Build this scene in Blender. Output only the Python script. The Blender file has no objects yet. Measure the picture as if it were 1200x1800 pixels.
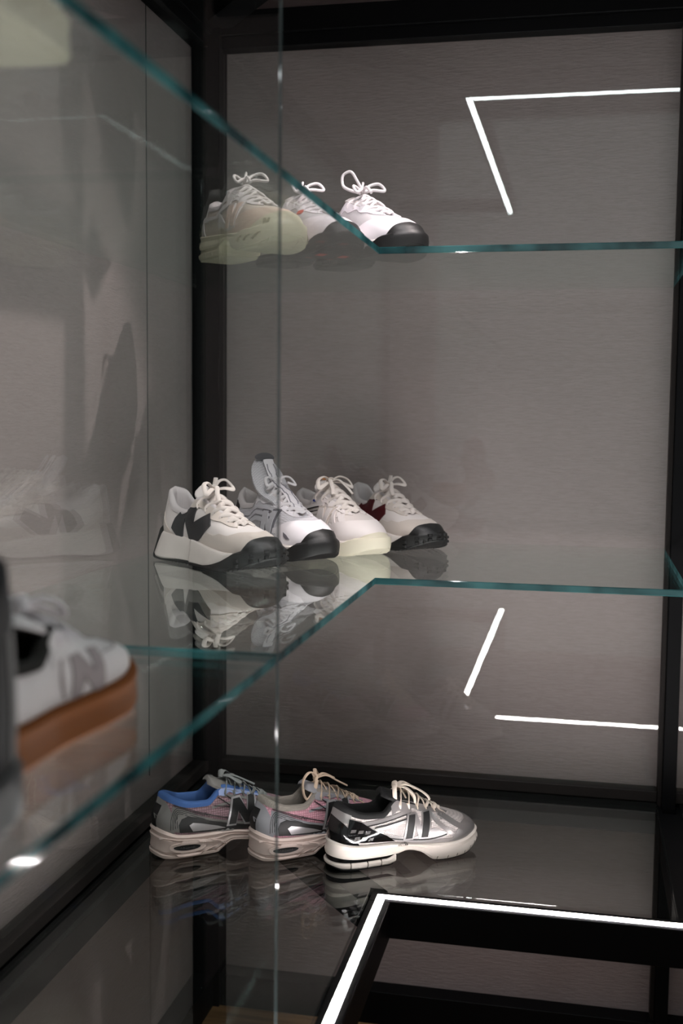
import bpy, bmesh, math, random
import numpy as np
from mathutils import Vector, Matrix
from mathutils.bvhtree import BVHTree

scene = bpy.context.scene
C = scene.collection
random.seed(4)
PI = math.pi

# ------------------------------------------------------------------ camera, world, exposure
FLOOR_Z = -1.36                       # calibration frame has the lens at about z = 0
CAM = Vector((0.8133, -2.4283, 1.3593))
YAW, PITCH, ROLL, FPX = 0.2069, 0.0871, 0.0098, 2010.4
fw = Vector((-math.sin(YAW) * math.cos(PITCH), math.cos(YAW) * math.cos(PITCH), -math.sin(PITCH)))
rt = Vector((math.cos(YAW), math.sin(YAW), 0))
up = rt.cross(fw)
r2 = rt * math.cos(ROLL) + up * math.sin(ROLL)
u2 = up * math.cos(ROLL) - rt * math.sin(ROLL)
cd = bpy.data.cameras.new('camera')
cam = bpy.data.objects.new('camera', cd)
C.objects.link(cam)
cam.matrix_world = Matrix(((r2.x, u2.x, -fw.x, CAM.x), (r2.y, u2.y, -fw.y, CAM.y), (r2.z, u2.z, -fw.z, CAM.z), (0, 0, 0, 1)))
cd.sensor_fit = 'VERTICAL'
cd.sensor_height = 36.0
cd.sensor_width = 24.0
cd.lens = FPX * 36 / 1800
cd.clip_start = 0.02
cd.dof.use_dof = True
cd.dof.focus_distance = 2.05
cd.dof.aperture_fstop = 3.2
scene.camera = cam

world = bpy.data.worlds.new('world')
scene.world = world
world.use_nodes = True
world.node_tree.nodes['Background'].inputs[0].default_value = (0.94, 1.0, 0.98, 1)
world.node_tree.nodes['Background'].inputs[1].default_value = 0.30     # the lit shop beyond the open side of the room
scene.view_settings.view_transform = 'Standard'
scene.view_settings.look = 'None'
scene.view_settings.exposure = 0.0
scene.view_settings.gamma = 1.0
scene.cycles.transparent_max_bounces = 28
scene.cycles.max_bounces = 9
scene.cycles.glossy_bounces = 6
LED_FLOOR, LED_TOP = 128.0, 42.0      # the lower strips are the brighter ones


def spot_lamp(name, loc, target, watts, angle, size, col=(1, .95, .9)):
    ld = bpy.data.lights.new(name, 'SPOT')
    ld.energy = watts
    ld.spot_size = math.radians(angle)
    ld.spot_blend = 0.45
    ld.shadow_soft_size = size
    ld.color = col
    o = bpy.data.objects.new(name, ld)
    C.objects.link(o)
    o.location = loc
    o.rotation_euler = (Vector(target) - Vector(loc)).to_track_quat('-Z', 'Y').to_euler()
    return o


# warm ceiling spot, then an added soft fill over the middle shelf
WARM = (1.0, .87, .85)
spot_lamp('ceiling_spot', (1.10, -.58, 2.86), (-.03, -.68, .97), 110, 31, .012, WARM)
spot_lamp('middle_shelf_fill', (.55, -1.35, 2.86), (.36, -.25, 1.10), 120, 30, .30, (1.0, .90, .91))


# ------------------------------------------------------------------ materials
def lin(h):
    h = h.lstrip('#')
    out = []
    for i in (0, 2, 4):
        c = int(h[i:i + 2], 16) / 255
        out.append(c / 12.92 if c <= .04045 else ((c + .055) / 1.055) ** 2.4)
    return (*out, 1)


MATS = {}


def mat(name, col, rough=.6, metal=0.0, bump=None, scale=300.0, strength=.3, var=0.0, coat=0.0, spec=.5, sheen=0.0):
    if name in MATS:
        return MATS[name]
    m = bpy.data.materials.new(name)
    m.use_nodes = True
    nt = m.node_tree
    b = nt.nodes['Principled BSDF']
    c = lin(col) if isinstance(col, str) else (*col, 1)
    b.inputs['Base Color'].default_value = c
    b.inputs['Roughness'].default_value = rough
    b.inputs['Metallic'].default_value = metal
    b.inputs['Specular IOR Level'].default_value = spec
    b.inputs['Coat Weight'].default_value = coat
    b.inputs['Sheen Weight'].default_value = sheen
    tc = nt.nodes.new('ShaderNodeTexCoord')
    if bump:
        bp = nt.nodes.new('ShaderNodeBump')
        bp.inputs['Strength'].default_value = strength
        bp.inputs['Distance'].default_value = .002
        if bump == 'noise':
            t = nt.nodes.new('ShaderNodeTexNoise')
            t.inputs['Scale'].default_value = scale
            t.inputs['Detail'].default_value = 4
            src = t.outputs['Fac']
        elif bump == 'mesh':
            t = nt.nodes.new('ShaderNodeTexVoronoi')
            t.inputs['Scale'].default_value = scale
            t.inputs['Randomness'].default_value = 0.15
            src = t.outputs['Distance']
        elif bump == 'rib':
            t = nt.nodes.new('ShaderNodeTexWave')
            t.inputs['Scale'].default_value = scale
            t.bands_direction = 'X'
            src = t.outputs['Fac']
        nt.links.new(tc.outputs['Object'], t.inputs['Vector'])
        nt.links.new(src, bp.inputs['Height'])
        nt.links.new(bp.outputs['Normal'], b.inputs['Normal'])
        if var:
            mr = nt.nodes.new('ShaderNodeMapRange')
            if bump == 'mesh':
                mr.inputs['From Min'].default_value = 0.1
                mr.inputs['From Max'].default_value = 0.65
            nt.links.new(src, mr.inputs['Value'])
            mx = nt.nodes.new('ShaderNodeMix')
            mx.data_type = 'RGBA'
            lo = 1.0
            hi = 1 - var
            if bump != 'mesh':
                lo, hi = 1 - var, 1.0
            mx.inputs['A'].default_value = tuple(x * lo for x in c[:3]) + (1,)
            mx.inputs['B'].default_value = tuple(x * hi for x in c[:3]) + (1,)
            nt.links.new(mr.outputs['Result'], mx.inputs['Factor'])
            nt.links.new(mx.outputs['Result'], b.inputs['Base Color'])
    MATS[name] = m
    return m


def glass_mat(name, tint):
    m = bpy.data.materials.new(name)
    m.use_nodes = True
    nt = m.node_tree
    nt.nodes.clear()
    out = nt.nodes.new('ShaderNodeOutputMaterial')
    geo = nt.nodes.new('ShaderNodeNewGeometry')
    ior = nt.nodes.new('ShaderNodeMix')          # same reflectance on the far face of the sheet
    ior.inputs['A'].default_value = 1.5
    ior.inputs['B'].default_value = 1 / 1.5
    fr = nt.nodes.new('ShaderNodeFresnel')
    tr = nt.nodes.new('ShaderNodeBsdfTransparent')
    tr.inputs['Color'].default_value = (*tint, 1)
    gl = nt.nodes.new('ShaderNodeBsdfGlossy')
    gl.inputs['Roughness'].default_value = 0.0
    gl.inputs['Color'].default_value = (.95, 1, .98, 1)
    mx = nt.nodes.new('ShaderNodeMixShader')
    nt.links.new(geo.outputs['Backfacing'], ior.inputs['Factor'])
    nt.links.new(ior.outputs['Result'], fr.inputs['IOR'])
    nt.links.new(fr.outputs['Fac'], mx.inputs['Fac'])
    nt.links.new(tr.outputs[0], mx.inputs[1])
    nt.links.new(gl.outputs[0], mx.inputs[2])
    nt.links.new(mx.outputs[0], out.inputs['Surface'])
    return m


def edge_mat(nm='teal_glass_edge', c0=(.008, .045, .052), c1=(.06, .22, .23)):
    m = bpy.data.materials.new(nm)
    m.use_nodes = True
    nt = m.node_tree
    nt.nodes.clear()
    out = nt.nodes.new('ShaderNodeOutputMaterial')
    tc = nt.nodes.new('ShaderNodeTexCoord')
    nz = nt.nodes.new('ShaderNodeTexNoise')
    nz.inputs['Scale'].default_value = 14
    nt.links.new(tc.outputs['Object'], nz.inputs['Vector'])
    cr = nt.nodes.new('ShaderNodeValToRGB')
    cr.color_ramp.elements[0].position = .35
    cr.color_ramp.elements[0].color = (*c0, 1)
    cr.color_ramp.elements[1].position = .65
    cr.color_ramp.elements[1].color = (*c1, 1)
    nt.links.new(nz.outputs['Fac'], cr.inputs['Fac'])
    df = nt.nodes.new('ShaderNodeBsdfDiffuse')
    tl = nt.nodes.new('ShaderNodeBsdfTranslucent')
    gl = nt.nodes.new('ShaderNodeBsdfGlossy')
    gl.inputs['Roughness'].default_value = .06
    nt.links.new(cr.outputs[0], df.inputs['Color'])
    nt.links.new(cr.outputs[0], tl.inputs['Color'])
    m1 = nt.nodes.new('ShaderNodeMixShader')
    m1.inputs[0].default_value = .5
    nt.links.new(df.outputs[0], m1.inputs[1])
    nt.links.new(tl.outputs[0], m1.inputs[2])
    m2 = nt.nodes.new('ShaderNodeMixShader')
    m2.inputs[0].default_value = .12
    nt.links.new(m1.outputs[0], m2.inputs[1])
    nt.links.new(gl.outputs[0], m2.inputs[2])
    nt.links.new(m2.outputs[0], out.inputs['Surface'])
    return m


GLASS = glass_mat('clear_glass', (.955, .972, .968))
GLASS_EDGE = edge_mat()
DIV_EDGE = edge_mat('grey_glass_edge', (.05, .07, .072), (.10, .13, .13))


def wall_mat(name):
    m = bpy.data.materials.new(name)
    m.use_nodes = True
    nt = m.node_tree
    b = nt.nodes['Principled BSDF']
    b.inputs['Roughness'].default_value = .75
    b.inputs['Specular IOR Level'].default_value = .25
    tc = nt.nodes.new('ShaderNodeTexCoord')
    mp = nt.nodes.new('ShaderNodeMapping')
    mp.inputs['Scale'].default_value = (50, 50, 330)
    n1 = nt.nodes.new('ShaderNodeTexNoise')
    n1.inputs['Scale'].default_value = 1.0
    n1.inputs['Detail'].default_value = 6
    n1.inputs['Roughness'].default_value = .7
    n2 = nt.nodes.new('ShaderNodeTexNoise')
    n2.inputs['Scale'].default_value = 3.0
    n2.inputs['Detail'].default_value = 5
    v = nt.nodes.new('ShaderNodeTexVoronoi')          # small pits in the plaster
    v.inputs['Scale'].default_value = 60
    mr = nt.nodes.new('ShaderNodeMapRange')
    mr.inputs['From Min'].default_value = .0
    mr.inputs['From Max'].default_value = .09
    nt.links.new(tc.outputs['Object'], mp.inputs['Vector'])
    nt.links.new(mp.outputs[0], n1.inputs['Vector'])
    nt.links.new(tc.outputs['Object'], n2.inputs['Vector'])
    nt.links.new(tc.outputs['Object'], v.inputs['Vector'])
    nt.links.new(v.outputs['Distance'], mr.inputs['Value'])
    mx = nt.nodes.new('ShaderNodeMix')
    mx.data_type = 'RGBA'
    mx.inputs['A'].default_value = (.240, .190, .187, 1)
    mx.inputs['B'].default_value = (.430, .344, .338, 1)
    ad = nt.nodes.new('ShaderNodeMath')
    ad.operation = 'MULTIPLY_ADD'
    ad.inputs[1].default_value = .9
    nt.links.new(n1.outputs['Fac'], ad.inputs[0])
    sc = nt.nodes.new('ShaderNodeMath')
    sc.operation = 'MULTIPLY'
    sc.inputs[1].default_value = .2
    nt.links.new(n2.outputs['Fac'], sc.inputs[0])
    nt.links.new(sc.outputs[0], ad.inputs[2])
    nt.links.new(ad.outputs[0], mx.inputs['Factor'])
    mm = nt.nodes.new('ShaderNodeMix')
    mm.data_type = 'RGBA'
    mm.blend_type = 'MULTIPLY'
    mm.inputs['Factor'].default_value = .25
    nt.links.new(mx.outputs['Result'], mm.inputs['A'])
    nt.links.new(mr.outputs['Result'], mm.inputs['B'])
    nt.links.new(mm.outputs['Result'], b.inputs['Base Color'])
    bp = nt.nodes.new('ShaderNodeBump')
    bp.inputs['Strength'].default_value = .8
    bp.inputs['Distance'].default_value = .003
    nt.links.new(n1.outputs['Fac'], bp.inputs['Height'])
    nt.links.new(bp.outputs['Normal'], b.inputs['Normal'])
    return m


def wood_mat():
    m = bpy.data.materials.new('oak_floor')
    m.use_nodes = True
    nt = m.node_tree
    b = nt.nodes['Principled BSDF']
    b.inputs['Roughness'].default_value = .5
    tc = nt.nodes.new('ShaderNodeTexCoord')
    mp = nt.nodes.new('ShaderNodeMapping')
    mp.inputs['Scale'].default_value = (2, 30, 30)
    n = nt.nodes.new('ShaderNodeTexNoise')
    n.inputs['Scale'].default_value = 2
    n.inputs['Detail'].default_value = 6
    oi = nt.nodes.new('ShaderNodeObjectInfo')
    cr = nt.nodes.new('ShaderNodeValToRGB')
    cr.color_ramp.elements[0].color = (.16, .075, .03, 1)
    cr.color_ramp.elements[1].color = (.40, .22, .10, 1)
    cr.color_ramp.elements[0].position = .3
    cr.color_ramp.elements[1].position = .7
    ad = nt.nodes.new('ShaderNodeMath')
    ad.operation = 'MULTIPLY_ADD'
    ad.inputs[1].default_value = .15
    nt.links.new(oi.outputs['Random'], ad.inputs[0])
    nt.links.new(n.outputs['Fac'], ad.inputs[2])
    nt.links.new(tc.outputs['Object'], mp.inputs['Vector'])
    nt.links.new(mp.outputs[0], n.inputs['Vector'])
    nt.links.new(ad.outputs[0], cr.inputs['Fac'])
    nt.links.new(cr.outputs[0], b.inputs['Base Color'])
    return m


def led_mat(nm, strength, col):
    m = bpy.data.materials.new(nm)
    m.use_nodes = True
    nt = m.node_tree
    nt.nodes.clear()
    out = nt.nodes.new('ShaderNodeOutputMaterial')
    e = nt.nodes.new('ShaderNodeEmission')
    e.inputs['Color'].default_value = (*col, 1)
    e.inputs['Strength'].default_value = strength
    nt.links.new(e.outputs[0], out.inputs['Surface'])
    return m


WALL = wall_mat('brushed_plaster')
WOOD = wood_mat()
LED0 = led_mat('led_diffuser_low', LED_FLOOR, (1, .955, .945))
LED1 = led_mat('led_diffuser_high', LED_TOP, (.92, .98, 1))
BLACK = mat('black_metal', (.004, .004, .0045), .5, 0, 'noise', 500, .05, spec=.08)
BROWN = mat('dark_bronze_trim', (.016, .013, .012), .55, spec=.15)
CEIL = mat('dark_ceiling', (.05, .048, .046), .9)
JOINT = mat('dark_joint', (.05, .046, .044), .9)


# ------------------------------------------------------------------ mesh helpers
def mesh_obj(name, verts, faces, material, parent=None, smooth=True, sharp=40, midx=None):
    me = bpy.data.meshes.new(name)
    me.from_pydata([tuple(map(float, v)) for v in verts], [], [tuple(f) for f in faces])
    mats = material if isinstance(material, (list, tuple)) else [material]
    for mm in mats:
        me.materials.append(mm)
    if midx is not None:
        me.polygons.foreach_set('material_index', midx)
    me.validate()
    me.update()
    if smooth:
        me.polygons.foreach_set('use_smooth', [True] * len(me.polygons))
        me.set_sharp_from_angle(angle=math.radians(sharp))
    o = bpy.data.objects.new(name, me)
    C.objects.link(o)
    if parent:
        o.parent = parent
    return o


def tag(o, label=None, cat=None, group=None, kind=None):
    if label:
        o['label'] = label
    if cat:
        o['category'] = cat
    if group:
        o['group'] = group
    if kind:
        o['kind'] = kind
    return o


def empty(name, loc, rz=0, k=1.0):
    o = bpy.data.objects.new(name, None)
    C.objects.link(o)
    o.location = loc
    o.rotation_euler = (0, 0, rz)
    o.scale = (k, k, k)
    o.empty_display_size = .05
    return o


def box_data(x0, x1, y0, y1, z0, z1):
    v = [(x0, y0, z0), (x1, y0, z0), (x1, y1, z0), (x0, y1, z0), (x0, y0, z1), (x1, y0, z1), (x1, y1, z1), (x0, y1, z1)]
    f = [(0, 3, 2, 1), (4, 5, 6, 7), (0, 1, 5, 4), (1, 2, 6, 5), (2, 3, 7, 6), (3, 0, 4, 7)]
    return v, f


def box(name, x0, x1, y0, y1, z0, z1, material, parent=None, bevel=0.0):
    v, f = box_data(x0, x1, y0, y1, z0, z1)
    o = mesh_obj(name, v, f, material, parent, smooth=False)
    if bevel:
        bm = bmesh.new()
        bm.from_mesh(o.data)
        bmesh.ops.bevel(bm, geom=bm.edges[:], offset=bevel, segments=1, affect='EDGES')
        bm.to_mesh(o.data)
        bm.free()
    return o


def bar(name, p0, p1, wd, ht, material, parent=None):
    """beam of width wd (horizontal) and height ht between two points"""
    a, b = Vector(p0), Vector(p1)
    d = (b - a).normalized()
    s = d.cross(Vector((0, 0, 1))).normalized() * wd / 2
    u = Vector((0, 0, ht / 2))
    v = [a - s - u, a + s - u, a + s + u, a - s + u, b - s - u, b + s - u, b + s + u, b - s + u]
    f = [(0, 1, 2, 3), (7, 6, 5, 4), (0, 4, 5, 1), (1, 5, 6, 2), (2, 6, 7, 3), (3, 7, 4, 0)]
    return mesh_obj(name, v, f, material, parent, smooth=False)


def sheet(name, poly, z0, z1, label, cat, ch=.0012, axis='z', teal=None, edge=None):
    """glass plate from a polygon (counter-clockwise) with chamfered rims; rim faces are teal"""
    n = len(poly)

    def inset(d):
        out = []
        for i in range(n):
            p0, p1, p2 = Vector(poly[i - 1]), Vector(poly[i]), Vector(poly[(i + 1) % n])
            e1, e2 = (p1 - p0).normalized(), (p2 - p1).normalized()
            n1, n2 = Vector((-e1.y, e1.x)), Vector((-e2.y, e2.x))
            m = n1 + n2
            out.append(p1 + m * (d / (1 + n1.dot(n2))))
        return out
    rings = [(inset(ch), z0), (inset(0), z0 + ch), (inset(0), z1 - ch), (inset(ch), z1)]
    v, f, mi = [], [], []
    for r, z in rings:
        for p in r:
            v.append((p.x, p.y, z))
    for k in range(3):
        for i in range(n):
            j = (i + 1) % n
            f.append((k * n + i, k * n + j, (k + 1) * n + j, (k + 1) * n + i))
            mi.append(1 if (teal is None or i in teal) else 0)
    f.append(tuple(range(n - 1, -1, -1)))
    f.append(tuple(3 * n + i for i in range(n)))
    mi += [0, 0]
    if axis == 'y':      # polygon in x,z and thickness along y
        v = [(a, c, b) for a, b, c in v]
        f = [tuple(reversed(q)) for q in f]
    if axis == 'x':      # polygon in y,z and thickness along x
        v = [(c, a, b) for a, b, c in v]
    o = mesh_obj(name, v, f, [GLASS, edge or GLASS_EDGE], None, smooth=False, midx=mi)
    return tag(o, label, cat)


# ------------------------------------------------------------------ the place
OFF = 1.36
zB, zM, zU, zT = OFF - .807, OFF - .274, OFF + .266, OFF + .8014
A, B, YD = .4834, .5763, -1.2002
XR = 1.0                                      # bay boundary on the back wall

# floor: dark screed with oak planks laid on it
fl = box('floor', -.03, 3.2, -4.2, .03, -.05, -.012, mat('screed', (.08, .06, .05), .9))
tag(fl, kind='structure')
pm = None
yy = .03
i = 0
while yy > -2.2:
    v, f = box_data(0, 1.6, -.118, 0, -.012, 0)
    for s in range(2):
        if pm is None:
            pm = box('plank', 0, 1.598, -.1185, 0, -.012, 0, WOOD, fl, bevel=.0008)
            o = pm
        else:
            o = bpy.data.objects.new('plank', pm.data)
            C.objects.link(o)
            o.parent = fl
        o.location = (-.03 + s * 1.6 + (0 if i % 2 else .0), yy, 0)
    yy -= .12
    i += 1
wb = box('wall_back', -.08, 3.2, .03, .09, -.05, 3.0, WALL)
tag(wb, kind='structure')
wl = box('wall_left', -.09, -.03, -4.2, .03, -.05, 3.0, WALL)
tag(wl, kind='structure')
box('joint', -.0302, -.0285, -.2885, -.286, .62, 2.14, JOINT, wl)
wr = box('wall_right', 2.52, 2.58, -4.2, .09, -.05, 3.0, WALL)
tag(wr, kind='structure')
ce = box('ceiling', -.09, 3.2, -4.2, .09, 3.0, 3.06, CEIL)
tag(ce, kind='structure')

# black metal frame with light strips
fr = empty('display_frame', (0, 0, 0))
tag(fr, 'black metal frame of the corner display with white light strips along its inner rails', 'frame')
RAIL = .03
LO = .02
FR = .0
yl, xl = -(B + LO), A + LO                      # centre of the strips
YE = -2.30                                    # where the left run ends
# posts at the wall
box('corner_post', -.028, .034, -.028, .028, .0, 2.30, BLACK, fr, .001)
box('wall_post', .995, 1.022, -.022, .028, .0, 2.30, BLACK, fr, .001)
box('wall_post', .986, .9945, -.006, .028, .07, 2.20, BROWN, fr, .0005)
box('wall_post', -.028, .012, -2.34, -2.28, .0, 2.30, BLACK, fr, .001)
# wall rails: at shelf level, at the top and at the floor
for (z0, z1, nm) in ((zB - .055, zB - .0105, 'wall_rail'), (zT - .004, zT + .045, 'wall_rail'), (0.0, .075, 'floor_rail')):
    box(nm, .034, .995, -.05 if nm == 'wall_rail' and z0 < 1 else -.02, .028, z0, z1, BLACK, fr, .001)
    box(nm, 1.022, 2.5, -.05 if nm == 'wall_rail' and z0 < 1 else -.02, .028, z0, z1, BLACK, fr, .001)
    box(nm, -.028, .05 if nm == 'wall_rail' and z0 < 1 else .02, -2.28, -.028, z0, z1, BLACK, fr, .001)
# bronze lips that hold the wall glass
box('glass_channel', .034, .985, -.010, .028, zB - .0005, zB + .022, BROWN, fr, .001)
box('glass_channel', 1.022, 2.5, -.010, .028, zB - .0005, zB + .022, BROWN, fr, .001)
box('glass_channel', -.028, .010, -2.28, -.028, zB - .0005, zB + .022, BROWN, fr, .001)
box('glass_channel', .034, .985, -.010, .028, zT - .030, zT - .004, BLACK, fr, .001)
box('glass_channel', 1.022, 2.5, -.010, .028, zT - .030, zT - .004, BLACK, fr, .001)
box('glass_channel', -.028, .010, -2.28, -.028, zT - .030, zT - .004, BLACK, fr, .001)
# front rails with light strips, bottom and top; the far side of the aisle has the same rails
RW = .036
for lvl in (0, 1):
    if lvl == 0:
        r0, r1 = zB - .066, zB - .003
        s0, s1 = zB - .0060, zB - .0026
    else:
        r0, r1 = zT + .003, zT + .066
        s0, s1 = zT + .0026, zT + .0060
    h = RW / 2
    box('front_rail', xl - h, 2.01, yl - h, yl + h, r0, r1, BLACK, fr, .001)
    box('front_rail', xl - h, xl + h, YE - .02, yl - h, r0, r1, BLACK, fr, .001)
    box('front_rail', 1.24, 2.01, -2.36 - h, -2.36 + h, r0, r1, BLACK, fr, .001)
    box('front_rail', 1.974, 2.01, -2.36 + h, yl - h, r0, r1, BLACK, fr, .001)
    w_ = .0068
    LED = LED1 if lvl else LED0
    box('light_strip', xl - w_, 1.99 + w_, yl - w_, yl + w_, s0, s1, LED, fr)
    box('light_strip', xl - w_, xl + w_, YE, yl - w_, s0, s1, LED, fr)
    box('light_strip', 1.26, 1.99 + w_, -2.36 - w_, -2.36 + w_, s0, s1, LED, fr)
    box('light_strip', 1.99 - w_, 1.99 + w_, -2.36 + w_, yl - w_, s0, s1, LED, fr)
    bar('diagonal_rail', (.02, -.02, (r0 + r1) / 2), (xl - h, yl + h, (r0 + r1) / 2), .06, .05, BLACK, fr)
    bar('cross_rail', (1.008, -.05, (r0 + r1) / 2), (1.008, yl + h, (r0 + r1) / 2), .05, .05, BLACK, fr)
    bar('cross_rail', (.05, YE, (r0 + r1) / 2), (xl - h, YE, (r0 + r1) / 2), .04, .05, BLACK, fr)
# legs
for (x, y) in ((xl, YE), (1.99, -2.36), (1.26, -2.36)):
    box('leg', x - .016, x + .016, y - .016, y + .016, 0, zB - .06 if x < 1 else 2.2, BLACK, fr, .001)

# wall glass
sheet('wall_glass', [(.036, zB + .006), (.984, zB + .006), (.984, zT - .012), (.036, zT - .012)], -.004, .003,
      'tall clear glass pane standing before the back wall, with bright strip reflections', 'glass pane', axis='y', teal=())
sheet('wall_glass', [(1.024, zB + .006), (2.39, zB + .006), (2.39, zT - .012), (1.024, zT - .012)], -.004, .003,
      'clear glass pane before the back wall right of the right-hand black post', 'glass pane', axis='y', teal=())
sheet('wall_glass', [(-2.27, zB + .006), (-.036, zB + .006), (-.036, zT - .012), (-2.27, zT - .012)], -.004, .003,
      'tall clear glass pane standing before the left wall', 'glass pane', axis='x', teal=())
# shelves
e = .008
TH = .011


def lshelf(z, label, name='glass_shelf'):
    P = [(e, YD + .006), (A, YD + .006), (A, -B), (XR - .016, -B), (XR - .016, -e), (e, -e)]
    return sheet(name, P, z - TH, z, label, 'glass shelf', teal=(0, 1, 2, 3) if z < 1.3 else (1, 2, 3))


lshelf(zM, 'L-shaped middle glass shelf carrying the four pale sneakers')
lshelf(zU, 'L-shaped upper glass shelf carrying three sneakers seen from below')
sheet('glass_shelf', [(.014, YD + .006), (A - .002, YD + .006), (A - .002, -B + .002), (.986, -B + .002), (.986, -.014), (.014, -.014)], zB - .010, zB,
      'dark-looking bottom glass shelf with the silver and pink sneakers, edged by the light strip', 'glass shelf', teal=())
for z, lb in ((zM, 'glass shelf nearest the camera at left, under the gum-soled white sneaker'),
              (zU, 'high glass shelf nearest the camera at top left, under the cream-soled shoe')):
    sheet('glass_shelf', [(e, -2.27), (A, -2.27), (A, YD - .006), (e, YD - .006)], z - TH, z, lb, 'glass shelf', teal=(1,))
for z, lb in ((zM, 'middle glass shelf beyond the black post at the right edge'), (zU, 'upper glass shelf beyond the black post at the right edge')):
    sheet('glass_shelf', [(1.03, -B), (2.36, -B), (2.36, -e), (1.03, -e)], z - TH, z, lb, 'glass shelf', teal=(0, 3))
sheet('glass_shelf', [(1.03, -B + .002), (2.36, -B + .002), (2.36, -.014), (1.03, -.014)], zB - .010, zB,
      'bottom glass shelf beyond the black post at the right edge', 'glass shelf', teal=())
# upright divider
sheet('glass_divider', [(.012, zB + .0005), (A + .001, zB + .0005), (A + .001, zT - .001), (.012, zT - .001)], YD - .004, YD + .004,
      'upright glass divider whose thin front edge runs the full height of the display', 'glass divider', axis='y', teal=(1,), edge=DIV_EDGE)
# ------------------------------------------------------------------ shoe kit
def pchip(xs, ys):
    xs = np.asarray(xs, float)
    ys = np.asarray(ys, float)
    h = np.diff(xs)
    d = np.diff(ys) / h
    m = np.zeros_like(xs)
    for i in range(1, len(xs) - 1):
        if d[i - 1] * d[i] > 0:
            w1, w2 = 2 * h[i] + h[i - 1], h[i] + 2 * h[i - 1]
            m[i] = (w1 + w2) / (w1 / d[i - 1] + w2 / d[i])
    m[0], m[-1] = d[0], d[-1]

    def f(x):
        x = np.clip(np.asarray(x, float), xs[0], xs[-1])
        i = np.clip(np.searchsorted(xs, x, side='right') - 1, 0, len(h) - 1)
        t = (x - xs[i]) / h[i]
        return ((1 + 2 * t) * (1 - t) ** 2 * ys[i] + t * (1 - t) ** 2 * h[i] * m[i] + t * t * (3 - 2 * t) * ys[i + 1] + t * t * (t - 1) * h[i] * m[i + 1])
    return f


def keys(ks):
    return pchip([k[0] for k in ks], [k[1] for k in ks])


def grid(P, closed=False):
    n, m = P.shape[:2]
    f = []
    for i in range(n if closed else n - 1):
        j = (i + 1) % n
        for k in range(m - 1):
            f.append((i * m + k, j * m + k, j * m + k + 1, i * m + k + 1))
    return P.reshape(-1, 3).tolist(), f


def catmull(pts, n=8):
    P = [np.array(p, float) for p in pts]
    P = [2 * P[0] - P[1]] + P + [2 * P[-1] - P[-2]]
    out = []
    for i in range(1, len(P) - 2):
        for s in range(n):
            t = s / n
            a, b, c, d = P[i - 1:i + 3]
            out.append(.5 * (2 * b + (c - a) * t + (2 * a - 5 * b + 4 * c - d) * t * t + (3 * b - a - 3 * c + d) * t ** 3))
    out.append(P[-2])
    return np.array(out)


def sweep(path, hw, ht, upv=(0, 0, 1), n=8, verts=None, faces=None):
    """flat lace of half width hw and half thickness ht along a path"""
    path = np.asarray(path)
    T = np.gradient(path, axis=0)
    T /= np.linalg.norm(T, axis=1)[:, None] + 1e-9
    base = len(verts)
    prev = np.array(upv, float)
    for p, t in zip(path, T):
        s = np.cross(t, prev)
        if np.linalg.norm(s) < .15:
            s = np.cross(t, np.array((0, 1., 0)))
        s /= np.linalg.norm(s) + 1e-9
        u = np.cross(s, t)
        prev = .85 * u + .15 * np.array(upv)
        for k in range(n):
            a = 2 * PI * k / n
            verts.append(tuple(p + s * hw * math.cos(a) + u * ht * math.sin(a)))
    L = len(path)
    for i in range(L - 1):
        for k in range(n):
            k2 = (k + 1) % n
            faces.append((base + i * n + k, base + i * n + k2, base + (i + 1) * n + k2, base + (i + 1) * n + k))
    faces.append(tuple(base + k for k in range(n - 1, -1, -1)))
    faces.append(tuple(base + (L - 1) * n + k for k in range(n)))


def npoly(cx, cz, w, h, sl, st):
    pts = [(0, 0), (st, 0), (st, h * .52), (w - st, 0), (w, 0), (w, h), (w - st, h), (w - st, h * .48), (st, h), (0, h)]
    return [(cx - w / 2 + x + sl * (z - h / 2), cz - h / 2 + z) for x, z in pts]


def quad_on(cx, cz, w, h, sl):
    return [(cx + x + sl * z, cz + z) for x, z in ((-w / 2, -h / 2), (w / 2, -h / 2), (w / 2, h / 2), (-w / 2, h / 2))]


def ribbon2d(pts, wd, n=6):
    """outline of a line of width wd through 2D points"""
    p = catmull([(x, 0, z) for x, z in pts], n)[:, [0, 2]]
    T = np.gradient(p, axis=0)
    T /= np.linalg.norm(T, axis=1)[:, None]
    N = np.stack([-T[:, 1], T[:, 0]], 1) * wd / 2
    return [tuple(q) for q in (p + N)] + [tuple(q) for q in (p - N)[::-1]]


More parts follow.
